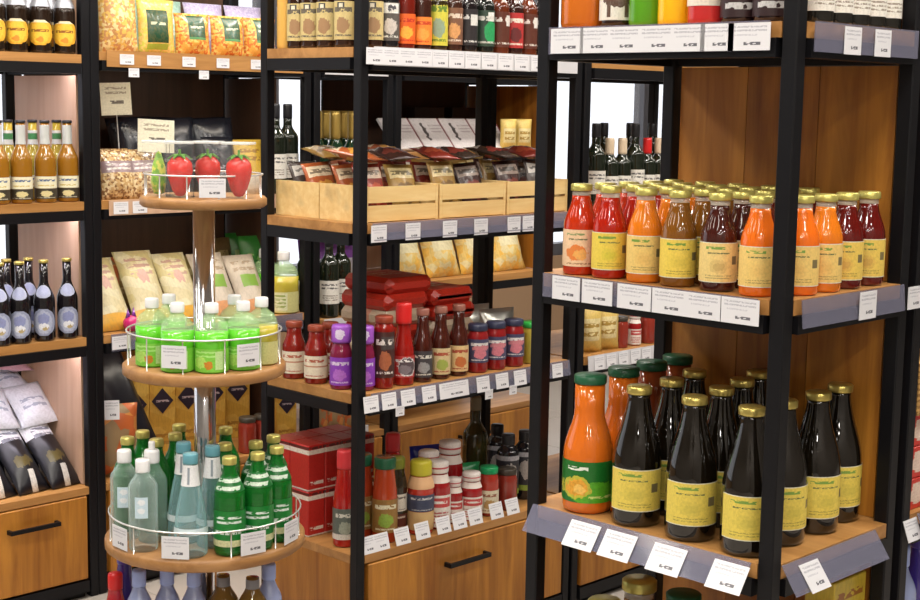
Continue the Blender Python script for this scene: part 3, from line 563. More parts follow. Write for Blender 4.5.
pastaA = pmat('pasta_long', PASTA, [('r', .3, .85, .62, 1, (.90, .58, .05)), ('t', .38, .8, .7, .92, (.55, .2, .03), 2, 8)], .25, ((.62, .30, .12), (.86, .70, .35), 130))
pastaB = pmat('pasta_green_label', PASTA, [('r', .2, .75, .2, .80, (.02, .07, .035)), ('t', .28, .68, .5, .6, (.6, .6, .4), 1, 8), ('r', .2, .75, .08, .18, (.35, .45, .05))], .25, ((.85, .62, .2), (.62, .62, .1), 140))
pastaC = pmat('pasta_orange', (.82, .42, .08), [('r', .3, .8, .40, .95, (.02, .09, .05)), ('t', .36, .74, .6, .72, (.6, .65, .5), 1, 8), ('r', .3, .8, .36, .42, (.1, .3, .12))], .25, ((.72, .2, .05), (.85, .62, .18), 130))
bag_kind('pastaA', 'pasta_bag', 'pasta bag', .125, .25, .05, pastaA, bulge_low=.5); bag_kind('pastaB', 'pasta_bag', 'pasta bag', .125, .165, .055, pastaB, bulge_low=.5); bag_kind('pastaC', 'pasta_bag', 'pasta bag', .122, .13, .06, pastaC, bulge_low=.6)
bag_kind('ricep', 'crisp_bag', 'snack bag', .15, .17, .05, pmat('lilac_bag', (.60, .52, .78), [], .4, ((.70, .64, .85), (.52, .45, .72), 180)))
bag_kind('teal', 'crisp_bag', 'snack bag', .15, .17, .05, pmat('teal_bag', (.42, .66, .55), [('t', .2, .8, .3, .7, (.75, .85, .8), 2, 8)], .4, ((.52, .74, .62), (.35, .58, .48), 180)))
bag_kind('nuts', 'snack_bag', 'snack bag', .12, .15, .05, pmat('nut_bag', (.55, .36, .16), [('r', .05, .95, .52, .76, (.30, .22, .24)), ('t', .15, .85, .56, .72, (.7, .66, .62), 2, 8)], .15, ((.72, .58, .34), (.25, .13, .06), 150), ), bulge_low=.4)
bag_kind('darkbag', 'snack_bag', 'snack bag', .13, .19, .05, pmat('dark_bag', (.012, .014, .022), [('t', .15, .85, .3, .5, (.3, .3, .33), 2, 9)], .25))
bag_kind('goldbag', 'snack_bag', 'snack bag', .12, .18, .045, pmat('gold_bag', (.62, .40, .05), [('r', .1, .9, .0, .3, (.75, .7, .6)), ('t', .2, .8, .55, .85, (.3, .15, .02), 2, 8)], .3))
bag_kind('oliveb', 'snack_bag', 'snack bag', .11, .17, .04, pmat('brown_bag', (.16, .10, .04), [('t', .2, .8, .5, .85, (.45, .35, .15), 2, 8)], .3))
grain = pmat('grain_pack', (.66, .58, .34), [('t', .2, .8, .62, .9, (.5, .3, .25), 3, 7), ('e', .5, .62, .16, .1, (.6, .35, .3)), ('r', 0, 1, 0, .2, (.72, .40, .06))], .35, ((.72, .66, .44), (.58, .50, .24), 30))
bag_kind('grain', 'grain_pack', 'grain pack', .12, .24, .05, grain)
bag_kind('grain2', 'grain_pack', 'grain pack', .12, .22, .05, pmat('grain_white', (.66, .58, .48), [('r', .25, .75, .42, .62, (.25, .48, .06)), ('t', .15, .85, .66, .9, (.4, .3, .2), 2, 8), ('r', 0, 1, 0, .22, (.72, .35, .16))], .35))
bag_kind('greenp', 'grain_pack', 'grain pack', .12, .18, .05, pmat('green_pack', (.03, .20, .03), [('t', .15, .85, .4, .8, (.3, .5, .15), 2, 8), ('r', 0, 1, 0, .2, (.70, .66, .5))], .35))
bag_kind('tanp', 'grain_pack', 'grain pack', .10, .13, .05, pmat('tan_pack', (.34, .26, .09), [('t', .15, .85, .3, .8, (.55, .48, .25), 2, 7)], .4))
bag_kind('orangep', 'grain_pack', 'grain pack', .10, .14, .05, pmat('orange_pack', (.50, .12, .03), [], .4, ((.3, .2, .1), (.6, .25, .06), 40)))
DIA = pmat('diamond_pack', (.60, .36, .06), [('t', .1, .9, .06, .22, (.35, .18, .03), 2, 8)], .35, ((.66, .42, .09), (.54, .30, .05), 25))
dia = ('emblem', MB().add([(0, -.0265, .215), (.036, -.0265, .172), (0, -.0265, .129), (-.036, -.0265, .172), (0, -.0225, .215), (.036, -.0225, .172), (0, -.0225, .129), (-.036, -.0225, .172)], [(0, 3, 2, 1), (4, 5, 6, 7), (0, 1, 5, 4), (1, 2, 6, 5), (2, 3, 7, 6), (3, 0, 4, 7)]).mesh('emblem', pmat('diamond_emblem', (.018, .012, .030), [('t', .2, .8, .42, .58, (.45, .38, .42), 1, 8)])))
box_kind('diapack', 'spaghetti_pack', 'pasta pack', .088, .046, .30, DIA, [dia])
bag_kind('blackbag', 'charcoal_bag', 'bag', .11, .25, .045, pmat('black_bag', (.010, .011, .018), [], .3))
BW = pmat('black_white_bag', (.012, .012, .016), [('r', 0, 1, .66, 1, (.82, .84, .88)), ('r', .42, .60, 0, .24, (.74, .72, .66)), ('e', .45, .36, .28, .07, (.14, .11, .03)), ('t', .2, .8, .62, .8, (.25, .26, .32), 2, 7)], .3)
bag_kind('coffee', 'coffee_bag', 'coffee bag', .105, .25, .06, BW, bulge_low=.3)
bag_kind('whitebag', 'coffee_bag', 'coffee bag', .13, .16, .05, pmat('white_bag', (.80, .83, .88), [('t', .2, .8, .3, .6, (.4, .45, .55), 2, 7)], .3))
bag_kind('pinkbag', 'coffee_bag', 'coffee bag', .12, .09, .03, pmat('pink_white_bag', (.72, .45, .52), [('r', 0, 1, .35, .7, (.82, .78, .80)), ('t', .1, .9, .7, .95, (.5, .1, .15), 1, 8)], .3))
for q, (b0, c1, c2) in enumerate((((.22, .03, .02), (.62, .50, .38), (.40, .08, .04)), ((.045, .02, .018), (.35, .28, .24), (.16, .04, .03)), ((.40, .10, .03), (.72, .60, .42), (.66, .33, .06)), ((.34, .20, .05), (.70, .58, .3), (.16, .09, .03)), ((.05, .035, .03), (.55, .52, .48), (.28, .05, .04)))):
    bag_kind('snack%d' % q, 'snack_pack', 'snack pack', .095, .135, .028, pmat('snack_print_%d' % q, b0, [('r', .1, .9, .70, .92, c1), ('t', .15, .85, .72, .9, tuple(.3*c for c in c1), 1, 8), ('e', .5, .40, .36, .2, c2)], .25))
bag_kind('redflat', 'biscuit_pack', 'pack', .17, .21, .045, pmat('red_pack', (.58, .035, .018), [('t', .2, .8, .4, .7, (.8, .7, .6), 2, 7)], .3))
bag_kind('creamflat', 'biscuit_pack', 'pack', .17, .21, .045, pmat('cream_pack', (.62, .50, .36), [('r', 0, 1, .35, .6, (.66, .30, .2)), ('t', .2, .8, .7, .9, (.4, .1, .05), 1, 7)], .3))
bag_kind('silver', 'foil_bag', 'bag', .13, .15, .05, mat('silver_foil', (.50, .50, .46), .28, metal=.8))
CART = pmat('red_carton', (.48, .025, .020), [('r', 0, 1, .80, .90, (.78, .72, .62)), ('t', 0, 1, .88, .99, (.10, .02, .02), 1, 10), ('r', 0, 1, 0, .04, (.75, .7, .62)), ('t', .1, .9, .1, .24, (.75, .68, .6), 1, 6)], .3)
box_kind('carton', 'juice_carton', 'carton', .058, .078, .125, CART)
box_kind('yellowbox', 'snack_carton', 'carton', .11, .06, .33, pmat('yellow_carton', (.66, .48, .05), [('e', .3, .42, .2, .10, (.20, .08, .02)), ('e', .72, .44, .18, .09, (.30, .13, .03)), ('t', .1, .9, .78, .95, (.35, .12, .02), 2, 7), ('e', .5, .2, .4, .1, (.45, .24, .04))], .3))
box_kind('redbox', 'tea_carton', 'carton', .15, .10, .06, pmat('red_tea_box', (.58, .03, .02), [('e', .25, .5, .2, .34, (.75, .6, .5)), ('t', .45, .95, .3, .7, (.82, .75, .7), 1, 6)], .3))
box_kind('basket', 'wicker_basket', 'basket', .15, .12, .10, pmat('wicker', (.52, .30, .09), [('t', 0, 1, 0, 1, (.25, .12, .03), 9, 40)], .6))
box_kind('slantbox', 'chocolate_box', 'box', .15, .012, .15, pmat('pale_choco_box', (.62, .58, .58), [('e', .3, .55, .07, .3, (.06, .05, .05)), ('t', .5, .95, .5, .8, (.4, .35, .35), 3, 8), ('r', .94, 1, 0, 1, (.2, .05, .06))], .3))
box_kind('darkbox', 'chocolate_box', 'box', .16, .05, .16, pmat('dark_choco_box', (.035, .02, .02), [('r', .1, .9, .35, .6, (.50, .40, .22)), ('r', 0, 1, .28, .34, (.55, .5, .48)), ('r', 0, 1, .22, .28, (.3, .02, .03))], .3))
bag_kind('pastanest', 'pasta_bag', 'pasta bag', .15, .17, .07, pmat('nest_pasta', (.86, .62, .20), [('r', .2, .8, .45, .75, (.86, .78, .5))], .3, ((.82, .70, .38), (.90, .55, .1), 45)))
bag_kind('whitepack', 'paper_pack', 'pack', .20, .22, .09, pmat('white_lilac_pack', (.72, .70, .78), [('r', 0, 1, .74, 1, (.25, .06, .42)), ('e', .5, .52, .34, .16, (.82, .84, .88)), ('e', .5, .50, .2, .06, (.4, .5, .6))], .35))
def crate(label, x0, x1, y0, y1, z0, h):
    t = thing('wooden_crate', label, 'crate', (x0, y0, z0), group='pine crates on the sauce rack'); W_, D = x1 - x0, y1 - y0
    def lo(mb, nm): return link(nm, mb.mesh(nm, PINE), t)
    lo(MB().box(.009, W_ - .009, .008, D - .008, 0, .008), 'bottom_board')
    for a in (0, W_ - .009): lo(MB().box(a, a + .009, 0, D, 0, h), 'end_board')
    for yy in (0, D - .007):
        lo(MB().box(.0095, W_ - .0095, yy, yy + .007, .002, h*.46), 'slat'); lo(MB().box(.0095, W_ - .0095, yy, yy + .007, h*.54, h - .002), 'slat')
    return t
# ---------------------------------------------------------------- goods: where they stand
R = math.radians
CNT = {}
def uniq(text):                       # running place when a row repeats a look
    CNT[text] = CNT.get(text, 0) + 1; return CNT[text]
def jit(a=4): return R(random.uniform(-a, a))
# --- nearest rack, second shelf: small juice bottles
JD = {'j_redpeach': 'red', 'j_red': 'red', 'j_orange': 'orange', 'j_olive': 'olive brown', 'j_dark': 'dark', 'j_bright': 'bright orange', 'j_cherry': 'cherry red'}
cols = [(579, 'j_redpeach'), (609, 'j_red'), (643, 'j_orange'), (677, 'j_olive'), (716, 'j_dark'), (757, 'j_bright')]
rows_x = [-.392, -.322, -.252, -.182, -.112]
for ci, (px, key) in enumerate(cols):
    y = solve_y(px, rows_x[0], H2)
    for ri, x in enumerate(rows_x):
        k = key
        if ci == 5 and ri: y = -1.456
        if ci == 5 and ri == 2: k = 'j_orange'
        if ci == 5 and ri > 2: k = 'j_cherry'
        if ci == 4 and ri > 1: k = 'j_cherry'
        if ci == 0 and ri > 2: k = 'j_red'
        fr = 'front row' if ri == 0 else '%s row back' % ORD[ri]
        extra = ', peach label' if k == 'j_redpeach' else ''
        inst(k, (x + random.uniform(-.002, .002), y + random.uniform(-.002, .002), H2), R(-50) + jit(9),
             'small %s juice bottle, gold cap%s, %s column from left, %s' % (JD[k], extra, ORD[ci], fr), 'small juice bottles on the nearest rack')
# --- nearest rack, third shelf: one-litre bottles
big = [('big_orange', -.388, -1.068, 'orange nectar bottle with green fruit label, front left corner of third shelf'),
       ('big_orange', -.276, -1.062, 'orange nectar bottle with green cap, right behind the front left corner bottle'),
       ('big_redbrown', -.165, -1.055, 'reddish brown nectar bottle with green cap, near the oak back panel'),
       ('big_redbrown', -.075, -1.05, 'reddish brown nectar bottle with green cap, touching the oak back panel'),
       ('big_dark', -.388, -1.181, 'large dark juice bottle beside the orange nectar bottle, front row'),
       ('big_dark', -.390, -1.300, 'large dark juice bottle in the middle of the front row'),
       ('big_dark', -.394, -1.415, 'large dark juice bottle left of the near post, front row'),
       ('big_dark', -.280, -1.176, 'large dark juice bottle behind the leftmost dark front bottle'),
       ('big_dark', -.278, -1.283, 'large dark juice bottle behind the middle dark front bottle'),
       ('big_dark', -.176, -1.152, 'large dark juice bottle, third row back, left'),
       ('big_dark', -.182, -1.262, 'large dark juice bottle, third row back, centre'),
       ('big_dark', -.070, -1.235, 'large dark juice bottle, last row at the oak back panel'),
       ('big_dark', -.288, -1.418, 'large dark juice bottle half hidden behind the near post'),
       ('big_dark', -.182, -1.420, 'large dark juice bottle right of the near post, yellow label'),
       ('big_dark', -.080, -1.408, 'large dark juice bottle farthest right, next to the back panel')]
for key, x, y, lb in big: inst(key, (x, y, H3), R(-48) + jit(6) if y > -1.4 or x < -.35 else R(-22), lb, 'one-litre bottles on the nearest rack')
# --- nearest rack, top shelf
for px, key, lb in ((577, 't_orange', 'wide jar of orange preserve at the left end of the top shelf'), (616, 't_cow', 'dark jar with a cow drawn on its cream label'), (648, 't_green', 'bright green jar on the top shelf of the nearest rack'),
                    (676, 't_yellow', 'bright yellow jar on the top shelf of the nearest rack'), (706, 't_red', 'red jar with cream label between yellow and dark jars'), (737, 't_dark', 'dark jar next to the red jar with cream label'), (768, 't_dark', 'dark jar at the near post on the top shelf')):
    inst(key, (-.385, solve_y(px, -.385, H1), H1), R(-50), lb, 'jars on the top shelf of the nearest rack')
for i, px in enumerate((817, 836, 854, 870, 884)):
    inst('r_white', (solve_x(px, -1.452, H1), -1.452, H1), R(-30), 'dark bottle with white label right of the near post, %s from left' % ORD[i], 'white labelled bottles on the nearest rack')
# --- nearest rack, base
inst('j_olive', (-.395, -1.115, H4), R(-45), 'small gold capped bottle low on the nearest rack, leftmost', sc=1.6)
inst('j_olive', (-.30, -1.12, H4), R(-45), 'clear gold capped bottle low on the nearest rack, beside the orange one', sc=1.7)
inst('big_orange', (-.28, -1.215, H4), R(-45), 'orange nectar bottle low on the nearest rack under the third shelf', sc=1.1)
inst('big_dark', (-.355, -1.29, H4), R(-45), 'dark bottle with shiny cap low on the nearest rack', sc=1.02)
inst('yellowbox', (-.115, -1.435, H4), 0, 'tall yellow snack carton low on the right side of the nearest rack')
inst('big_dark', (-.23, -1.42, H4), R(-30), 'dark bottle low on the nearest rack beside the yellow carton', sc=1.1)
inst('b_tomato', (-.33, -1.40, H4), R(-30), 'red sauce bottle low on the nearest rack at the near post', sc=1.05)
# --- price tags of the nearest rack
def tags_x(pxs, xp, z, where, tilt=0, wd=.062, ht=.04):
    for i, p in enumerate(pxs):
        px, w_ = p if isinstance(p, tuple) else (p, wd)
        price_tag((xp, solve_y(px, xp, z + ht/2), z), -PI/2, 'white price tag on %s, %s from left' % (where, ORD[i]), w_, ht, tilt)
def tags_y(pxs, yp, z, where, tilt=0, wd=.055, ht=.04):
    for i, p in enumerate(pxs):
        px, w_ = p if isinstance(p, tuple) else (p, wd)
        price_tag((solve_x(px, yp, z + ht/2), yp, z), 0, 'white price tag on %s, %s from left' % (where, ORD[i]), w_, ht, tilt)
xf = RX0 - .026
tags_x([(567, .074), (595, .066), (624, .070), (656, .070), (688, .066), (717, .064), (749, .078)], xf, H1 - .045, 'the left rail, nearest rack top shelf', ht=.043)
tags_x([(566, .064), (597, .068), (634, .072), (669, .070), (703, .068), (740, .072)], xf, H2 - .043, 'the left rail, nearest rack second shelf', ht=.042)
tags_x([576, 612, 661, 722], xf - .033, H3 - .044, 'the left slanted rail of the nearest rack', tilt=-.62, wd=.068, ht=.05)
yf = RY0 - .026
tags_y([853, 883], yf, H1 - .047, 'the right rail, nearest rack top shelf', wd=.052, ht=.044)
tags_y([868], yf - .004, H2 - .047, 'the right rail, nearest rack second shelf', wd=.055, ht=.047)
tags_y([823], yf - .033, H3 - .044, 'the right slanted rail of the nearest rack', tilt=-.62, wd=.058, ht=.05)
# --- rack at the right edge
qx = RX1 + .09
for i in range(9): inst(('j_orange', 'j_red', 'j_olive')[i//3], (qx + .035 + i*.075, RY0 + .03, H2), R(-25), 'yellow labelled bottle on the right edge rack, %s from left' % ORD[i], 'bottles on the right edge rack', sc=1.05)
for i in range(4):
    for k in range(3): inst('redbox', (qx + .07 + i*.155, RY0 + .05, H3 + k*.0605), 0, 'red tea carton, %s column, %s from the bottom, right edge rack' % (ORD[i], ORD[k]), 'red cartons on the right edge rack')
inst('basket', (qx + .07, RY0 + .05, H3 + .1825), 0, 'woven basket on top of the red cartons at right edge')
for i in range(8): inst('p_violet' if i % 2 else 'p_blue', (qx + .04 + i*.075, RY0 + .03, H4), R(-25), 'tall bottle low on the right edge rack, %s from left' % ORD[i], 'tall bottles on the right edge rack')
for i in range(8): inst('wine', (qx + .04 + i*.085, RY0 + .04, H1), R(-25), 'dark wine bottle on the right edge rack top shelf, %s from left' % ORD[i], 'wines on the right edge rack')
tags_y([916], RY0 - .03, H3 - .044, 'the third shelf of the right edge rack', tilt=-.35, wd=.05)
tags_y([915], RY0 - .03, H2 - .044, 'the second shelf of the right edge rack', wd=.05)
# --- middle rack, top shelf
yM = .035
TOPM = [(374, 's_cream', 'cream labelled dark sauce bottle right of the front post'), (388, 's_white', 'black sauce bottle with white top label, beside the cream label'), (403, 's_orange', 'red sauce bottle with big orange label, left of the pair'),
        (421, 's_orange2', 'dark sauce bottle with orange label, right of the pair'), (437, 's_yellow', 'dark bottle with tall yellow green label'), (452, 's_brown', 'brown sauce bottle with dark orange label'), (467, 's_black', 'black sauce bottle beside the brown labelled one'),
        (484, 's_green', 'black sauce bottle with green label'), (499, 's_amber', 'amber sauce bottle between green and red labels'), (513, 's_redl', 'dark sauce bottle with red label'), (527, 's_amber', 'amber sauce bottle near the right end of the top shelf'), (541, 's_black', 'black sauce bottle hidden at the right end of the top shelf')]
for px, key, lb in TOPM: inst(key, (solve_x(px, yM, H1), yM, H1), R(-32) + jit(), lb, 'sauce bottles on the middle rack top shelf')
for i, px in enumerate((380, 395, 411, 428, 445, 461, 477, 493, 508)):
    x = solve_x(px, yM + .075, H1)
    inst(('s_black', 's_amber', 's_redl')[i % 3], (x, yM + .075, H1), R(-30), 'sauce bottle in the second row of the middle rack top shelf, %s from left' % ORD[i], 'second row sauce bottles')
for px, key, lb in ((345, 's_cream', 'cream labelled dark bottle left of the front post'), (327, 's_cream', 'cream labelled dark bottle, second left of the front post'), (309, 's_cream', 'cream labelled dark bottle, third left of the front post'), (292, 's_cream', 'cream labelled dark bottle beside the golden oil bottle'), (277, 's_clear', 'slim golden oil bottle at the rear left post')):
    inst(key, (.030, solve_y(px, .030, H1), H1), R(-58) + jit(), lb, 'bottles on the left side of the middle rack')
# --- middle rack, second shelf: crates with snack packs
CR = []
for i in range(3):
    for j in range(2):
        x0 = .022 + i*.262; y0 = .004 + j*.183
        crate('pine crate of snack packs, %s from the front post, %s' % (ORD[i], 'front row' if j == 0 else 'rear row'), x0, x0 + .255, y0, y0 + .178, H2 + .0005, .092); CR.append((x0, y0, i, j))
for x0, y0, i, j in CR:
    for r_ in range(2):
        for c in range(2):
            q = (i*3 + j*2 + r_*2 + c*3) % 5
            inst('snack%d' % q, (x0 + .070 + c*.113, y0 + .034 + r_*.062, H2 + .012), 0, '%s snack pack, %s crate from post, %s, %s, %s' % (('red', 'dark', 'orange', 'olive', 'black')[q], ORD[i], 'front row' if j == 0 else 'rear row', 'front' if r_ == 0 else 'back', 'left' if c == 0 else 'right'),
                 'snack packs in the pine crates', rot=(-.36 + random.uniform(-.06, .06), jit(5), jit(5)), sc=1.04)
for i, (x, y, z, q, rt) in enumerate(((.09, .04, .158, 2, (-1.42, .05, .3)), (.20, .05, .158, 1, (-1.42, -.05, -.2)), (.34, .04, .158, 0, (-1.42, .05, -.3)), (.46, .05, .158, 4, (-1.42, -.05, .25)), (.60, .04, .158, 4, (-1.42, .05, .2)), (.72, .05, .158, 0, (-1.42, -.05, -.25)), (.36, .22, .158, 2, (-1.42, .05, .2)), (.12, .22, .158, 3, (-1.42, -.05, -.2)))):
    inst('snack%d' % q, (x, y, H2 + z), 0, '%s snack pack lying on top of the crates, %s of eight' % (('red', 'dark', 'orange', 'olive', 'black')[q], ORD[i]), 'snack packs on top of the crates', rot=rt)
tags_y([379, 413, 450, 481, 514, 529], MY0 - .029, H2 - .046, 'the crate shelf rail of the middle rack', wd=.052, ht=.043)
tags_y([(375 + i*16.3, .057) for i in range(11)], MY0 - .0256, H1 - .042, 'the top shelf rail of the middle rack', ht=.041)
# --- middle rack, third shelf
for px, key, lb in ((294, 'k_redsauce', 'red sauce jar with white label at the left, third shelf'), (316, 'k_redsauce', 'red sauce jar with white label beside the purple bottle'), (342, 'k_purple', 'purple labelled sauce bottle with lilac cap left of the post')):
    inst(key, (.022, solve_y(px, .022, H3), H3), R(-52), lb)
inst('k_purple', (.055, .045, H3), R(-40), 'purple labelled sauce bottle behind the front post')
inst('k_redsauce', (.085, solve_y(330, .085, H3), H3), R(-52), 'red sauce jar standing in the second row behind the purple bottle')
for px, key, lb in ((383, 'k_blacktop', 'slim red sauce bottle with black label right of the post'), (403, 'k_ketchup', 'red ketchup bottle with bright red cap and round emblem'), (422, 'k_bbq1', 'dark barbecue sauce bottle with black label'), (440, 'k_bbq2', 'dark barbecue sauce bottle with cream and green label'), (458, 'k_bbq3', 'dark barbecue sauce bottle with tan label'),
                    (477, 'k_jam', 'red jam jar with navy lid, left of three'), (495, 'k_jam', 'red jam jar with navy lid, middle of three'), (513, 'k_jam', 'red jam jar with navy lid, right of three'), (532, 'k_pickle', 'yellow pickle jar with bright green lid')):
    inst(key, (solve_x(px, .028, H3), .028, H3), R(-32) + jit(), lb)
for nm_, m_ in (('redflat', MC['red_pack']), ('creamflat', MC['cream_pack'])):
    KIND[nm_] = ('biscuit_pack', 'pack', [('pouch', MB().bbox(-.085, .085, -.022, .022, 0, .19, .013).mesh('biscuit_pack', m_))])
for c, (xc, n0, bands) in enumerate(((.29, 6, 'left'), (.47, 5, 'right'))):
    for k in range(n0):
        top_ = k >= n0 - 2
        o = inst('redflat' if (top_ or k == n0 - 4) else 'creamflat', (xc + random.uniform(-.006, .006), .122, H3 + .0225 + k*.0447), 0, '%s biscuit pack in the %s pile, %s from the bottom' % ('red' if (top_ or k == n0 - 4) else 'cream', bands, ORD[k]), 'piled biscuit packs on the middle rack', rot=(-PI/2, 0, jit(3)))
for i, (px, yy) in enumerate(((.655, .12), (.655, .22))): inst('silver', (px, yy, H3), 0, 'crumpled silver foil bag behind the jam jars, %s' % ('left' if i == 0 else 'right'), 'silver foil bags', rot=(-.15, 0, R(-8)))
tags_y([372, 390, 409, 430, (455, .11), 484, 503, 521], MY0 - .032, H3 - .044, 'the third shelf rail of the middle rack', tilt=-.14, wd=.05, ht=.042)
for i, px in enumerate((400, 489, 513)): price_tag((solve_x(px, MY0 - .034, H3 - .06), MY0 - .034, H3 - .066), 0, 'small white tag hanging under the third shelf, %s from left' % ORD[i], .030, .026)
# --- middle rack, base
for lv in range(2):
    for i in range(4):
        for j in range(2):
            inst('carton', (.035 + i*.0595, .245 + j*.0795, H4 + lv*.1255), R(-90) if 0 else 0, 'red juice carton, %s layer, %s from left side, %s row' % ('lower' if lv == 0 else 'upper', ORD[i], 'front' if j == 0 else 'rear'), 'red juice cartons on the middle rack base')
for px, yy, key, lb in ((344, .08, 'b_ketchup', 'slim red ketchup bottle with coral cap beside the red cartons'), (379, .065, 'b_tomato', 'tomato sauce bottle with green cap right of the front post'), (400, .075, 'b_olive', 'dark olive jar with white label'), (416, .05, 'b_yellow', 'red sauce jar with chartreuse lid and navy band'), (437, .05, 'b_rw_tall', 'tall red sauce jar with white label and white lid'),
                        (454, .05, 'b_rw_small', 'small red sauce jar with white lid in the middle'), (469, .04, 'b_rw_mid', 'small red sauce jar with white lid before the green lid'), (488, .04, 'b_greenlid', 'red sauce jar with green lid'), (506, .045, 'b_redjar', 'squat red jar with dark lid at the right end'),
                        (392, .15, 'b_ketchup', 'red capped ketchup bottle behind the olive jar'), (428, .15, 'b_rw_tall', 'tall red sauce jar half hidden in the second row'), (449, .15, 'b_rw_tall', 'tall red sauce jar with pink lid, second row'), (360, .15, 'b_tomato', 'tomato sauce bottle with green cap behind the front post')):
    x = solve_x(px, yy, H4)
    if px == 344: x, yy = .035, solve_y(344, .035, H4)
    if px == 360: x, yy = .12, solve_y(366, .12, H4)
    inst(key, (x, yy, H4), R(-38) + jit(), lb, sc=1.08 if px == 449 else 1)
bag_kind('bluebag', 'plastic_bag', 'bag', .13, .17, .06, mat('blue_plastic', (.012, .025, .26), .3)); bag_kind('greenbag', 'plastic_bag', 'bag', .12, .13, .05, mat('green_plastic', (.01, .20, .06), .3))
inst('bluebag', (.50, .25, H4), R(-20), 'royal blue plastic bag behind the green lidded jar'); inst('greenbag', (.525, .145, H4), R(-20), 'green plastic bag in front of the blue bag')
inst('wine_plain', (.64, .20, H4), R(-30), 'tall dark olive wine bottle on the middle rack base')
for i, (x, y) in enumerate(((.665, .09), (.74, .09), (.735, .20))): inst('b_blacklabel', (x, y, H4), R(-35), 'black bottle with round grey emblem near the wine bottle, %s' % ('left', 'right', 'rear')[i], 'black labelled bottles')
tags_y([370, 383, 404, 424, 445, 461, 477, 498, 514], MY0 - .012, H4 + .0006, 'the cabinet edge below the sauces', tilt=-.30, wd=.052, ht=.045)
# --- far wine rack seen through the nearest rack
for i, (px, key) in enumerate(((594, 'wine'), (608, 'wine_cream'), (621, 'wine_cream'), (634, 'wine'), (645, 'wine_red'), (657, 'wine_cream'), (668, 'wine'))):
    inst(key, (solve_x(px, .05, H2), .05, H2), R(-30), 'wine bottle on the far rack, %s from left' % ORD[i], 'wine bottles on the far rack', sc=.86)
for i, px in enumerate((602, 628, 650)): inst('wine', (solve_x(px, .17, H2), .17, H2), R(-30), 'wine bottle in the rear row of the far rack, %s from left' % ORD[i], 'rear wine bottles on the far rack', sc=.86)
bag_kind('softpack', 'pasta_bag', 'pasta bag', .09, .15, .05, pmat('soft_yellow_pack', (.72, .52, .14), [('r', .15, .85, .25, .7, (.78, .66, .35)), ('t', .2, .8, .3, .65, (.4, .25, .05), 2, 7)], .4))
for i, px in enumerate((588, 605)): inst('softpack', (solve_x(px, .035, H3), .035, H3), R(-25), 'yellow pasta bag on the far rack, %s' % ('left' if i == 0 else 'right'), 'yellow bags on the far rack')
for i, px in enumerate((620, 634, 647, 660)): inst('b_rw_small' if i % 2 else 'b_redjar', (solve_x(px, .03, H3), .03, H3), R(-30), 'small jar on the far rack third shelf, %s from left' % ORD[i], 'small jars on the far rack', sc=.8)
for i in range(6): inst('darkbox' if i % 2 else 'redbox', (.96 + i*.118 - .0, .1 if i % 2 else .11, H1), R(90), 'dark flat box on the far rack top shelf, %s from left' % ORD[i], 'boxes on the far rack top shelf')
tags_y([558, 600, 612, 624, 636, 647], MY0 - .0305, H3 - .042, 'the third shelf rail of the far rack', tilt=-.1, wd=.045)
for i, (x, y) in enumerate(((.93, .06), (1.01, .06), (1.09, .06), (1.17, .06))): inst('b_blacklabel', (x, y, H4), R(-35), 'black bottle with round emblem low on the far rack, %s from left' % ORD[i], 'black bottles low on the far rack')
# --- beer rack at the left
def beers(pxs, y, z, keys, what, grp, rz=-30):
    for i, px in enumerate(pxs): inst(keys[i % len(keys)], (solve_x(px, y, z), y, z), R(rz) + jit(5), '%s, %s from left' % (what, ORD[i]), grp)
beers((-25, -7, 17, 41, 65), LY0 + .02, H1L, ['beer_orange'], 'dark beer bottle with orange oval label, top shelf, front row', 'orange label beers')
beers((-5, 8, 30, 52), LY0 + .10, H1L, ['beer_orange'], 'dark beer bottle with orange label, top shelf, second row', 'orange label beers')
beers((-24, -1, 22, 46, 70), LY0 + .02, H2, ['beer_clear'], 'amber lager bottle with pale label, second shelf, front row', 'amber lagers')
beers((-10, 9, 34, 58), LY0 + .10, H2, ['beer_green'], 'olive lager bottle with green neck, second shelf, second row', 'green neck lagers')
beers((-24, 1, 21, 45, 68), LY0 + .02, H3L, ['beer_blue'], 'black beer bottle with silver blue oval label, third shelf, front', 'blue label beers')
beers((-14, 8, 30), LY0 + .10, H3L, ['beer_blue'], 'black beer bottle with silver blue label, third shelf, second row', 'blue label beers')
for i in range(5):
    inst('coffee', (LX - .075 - i*.107, LY0 + .03, H4 + .004), 0, 'black coffee bag with white top on the beer rack cabinet, %s from right' % ORD[i], 'leaning coffee bags', rot=(-.80, 0, R(8) + jit(2)), sc=1.06)
for i in range(5):
    inst('coffee', (LX - .08 - i*.112, LY0 + .17, H4 + .004), 0, 'black coffee bag in the rear row on the beer rack cabinet, %s from right' % ORD[i], 'leaning coffee bags', rot=(-.70, 0, R(4) + jit(2)), sc=1.0)
for i in range(4):
    inst('whitebag', (LX - .083 - i*.135, LY0 + .16, .515 + .004*(i % 2)), 0, 'white bag lying over the black coffee bags, %s from right' % ORD[i], 'white bags on the coffee', rot=(-.86, (-.06, .08, -.05, .1)[i], jit(5)))
for i in range(3):
    inst('whitebag', (LX - .10 - i*.15, LY0 + .285, .59), 0, 'white bag on top of the heap below the beer, %s from right' % ORD[i], 'white bags on the coffee', rot=(-1.15, (-.1, .1, -.1)[i], jit(6)))
inst('pinkbag', (LX - .09, 1.345, .665), 0, 'pink and white bag on top of the white bags', rot=(-1.25, .15, .1))
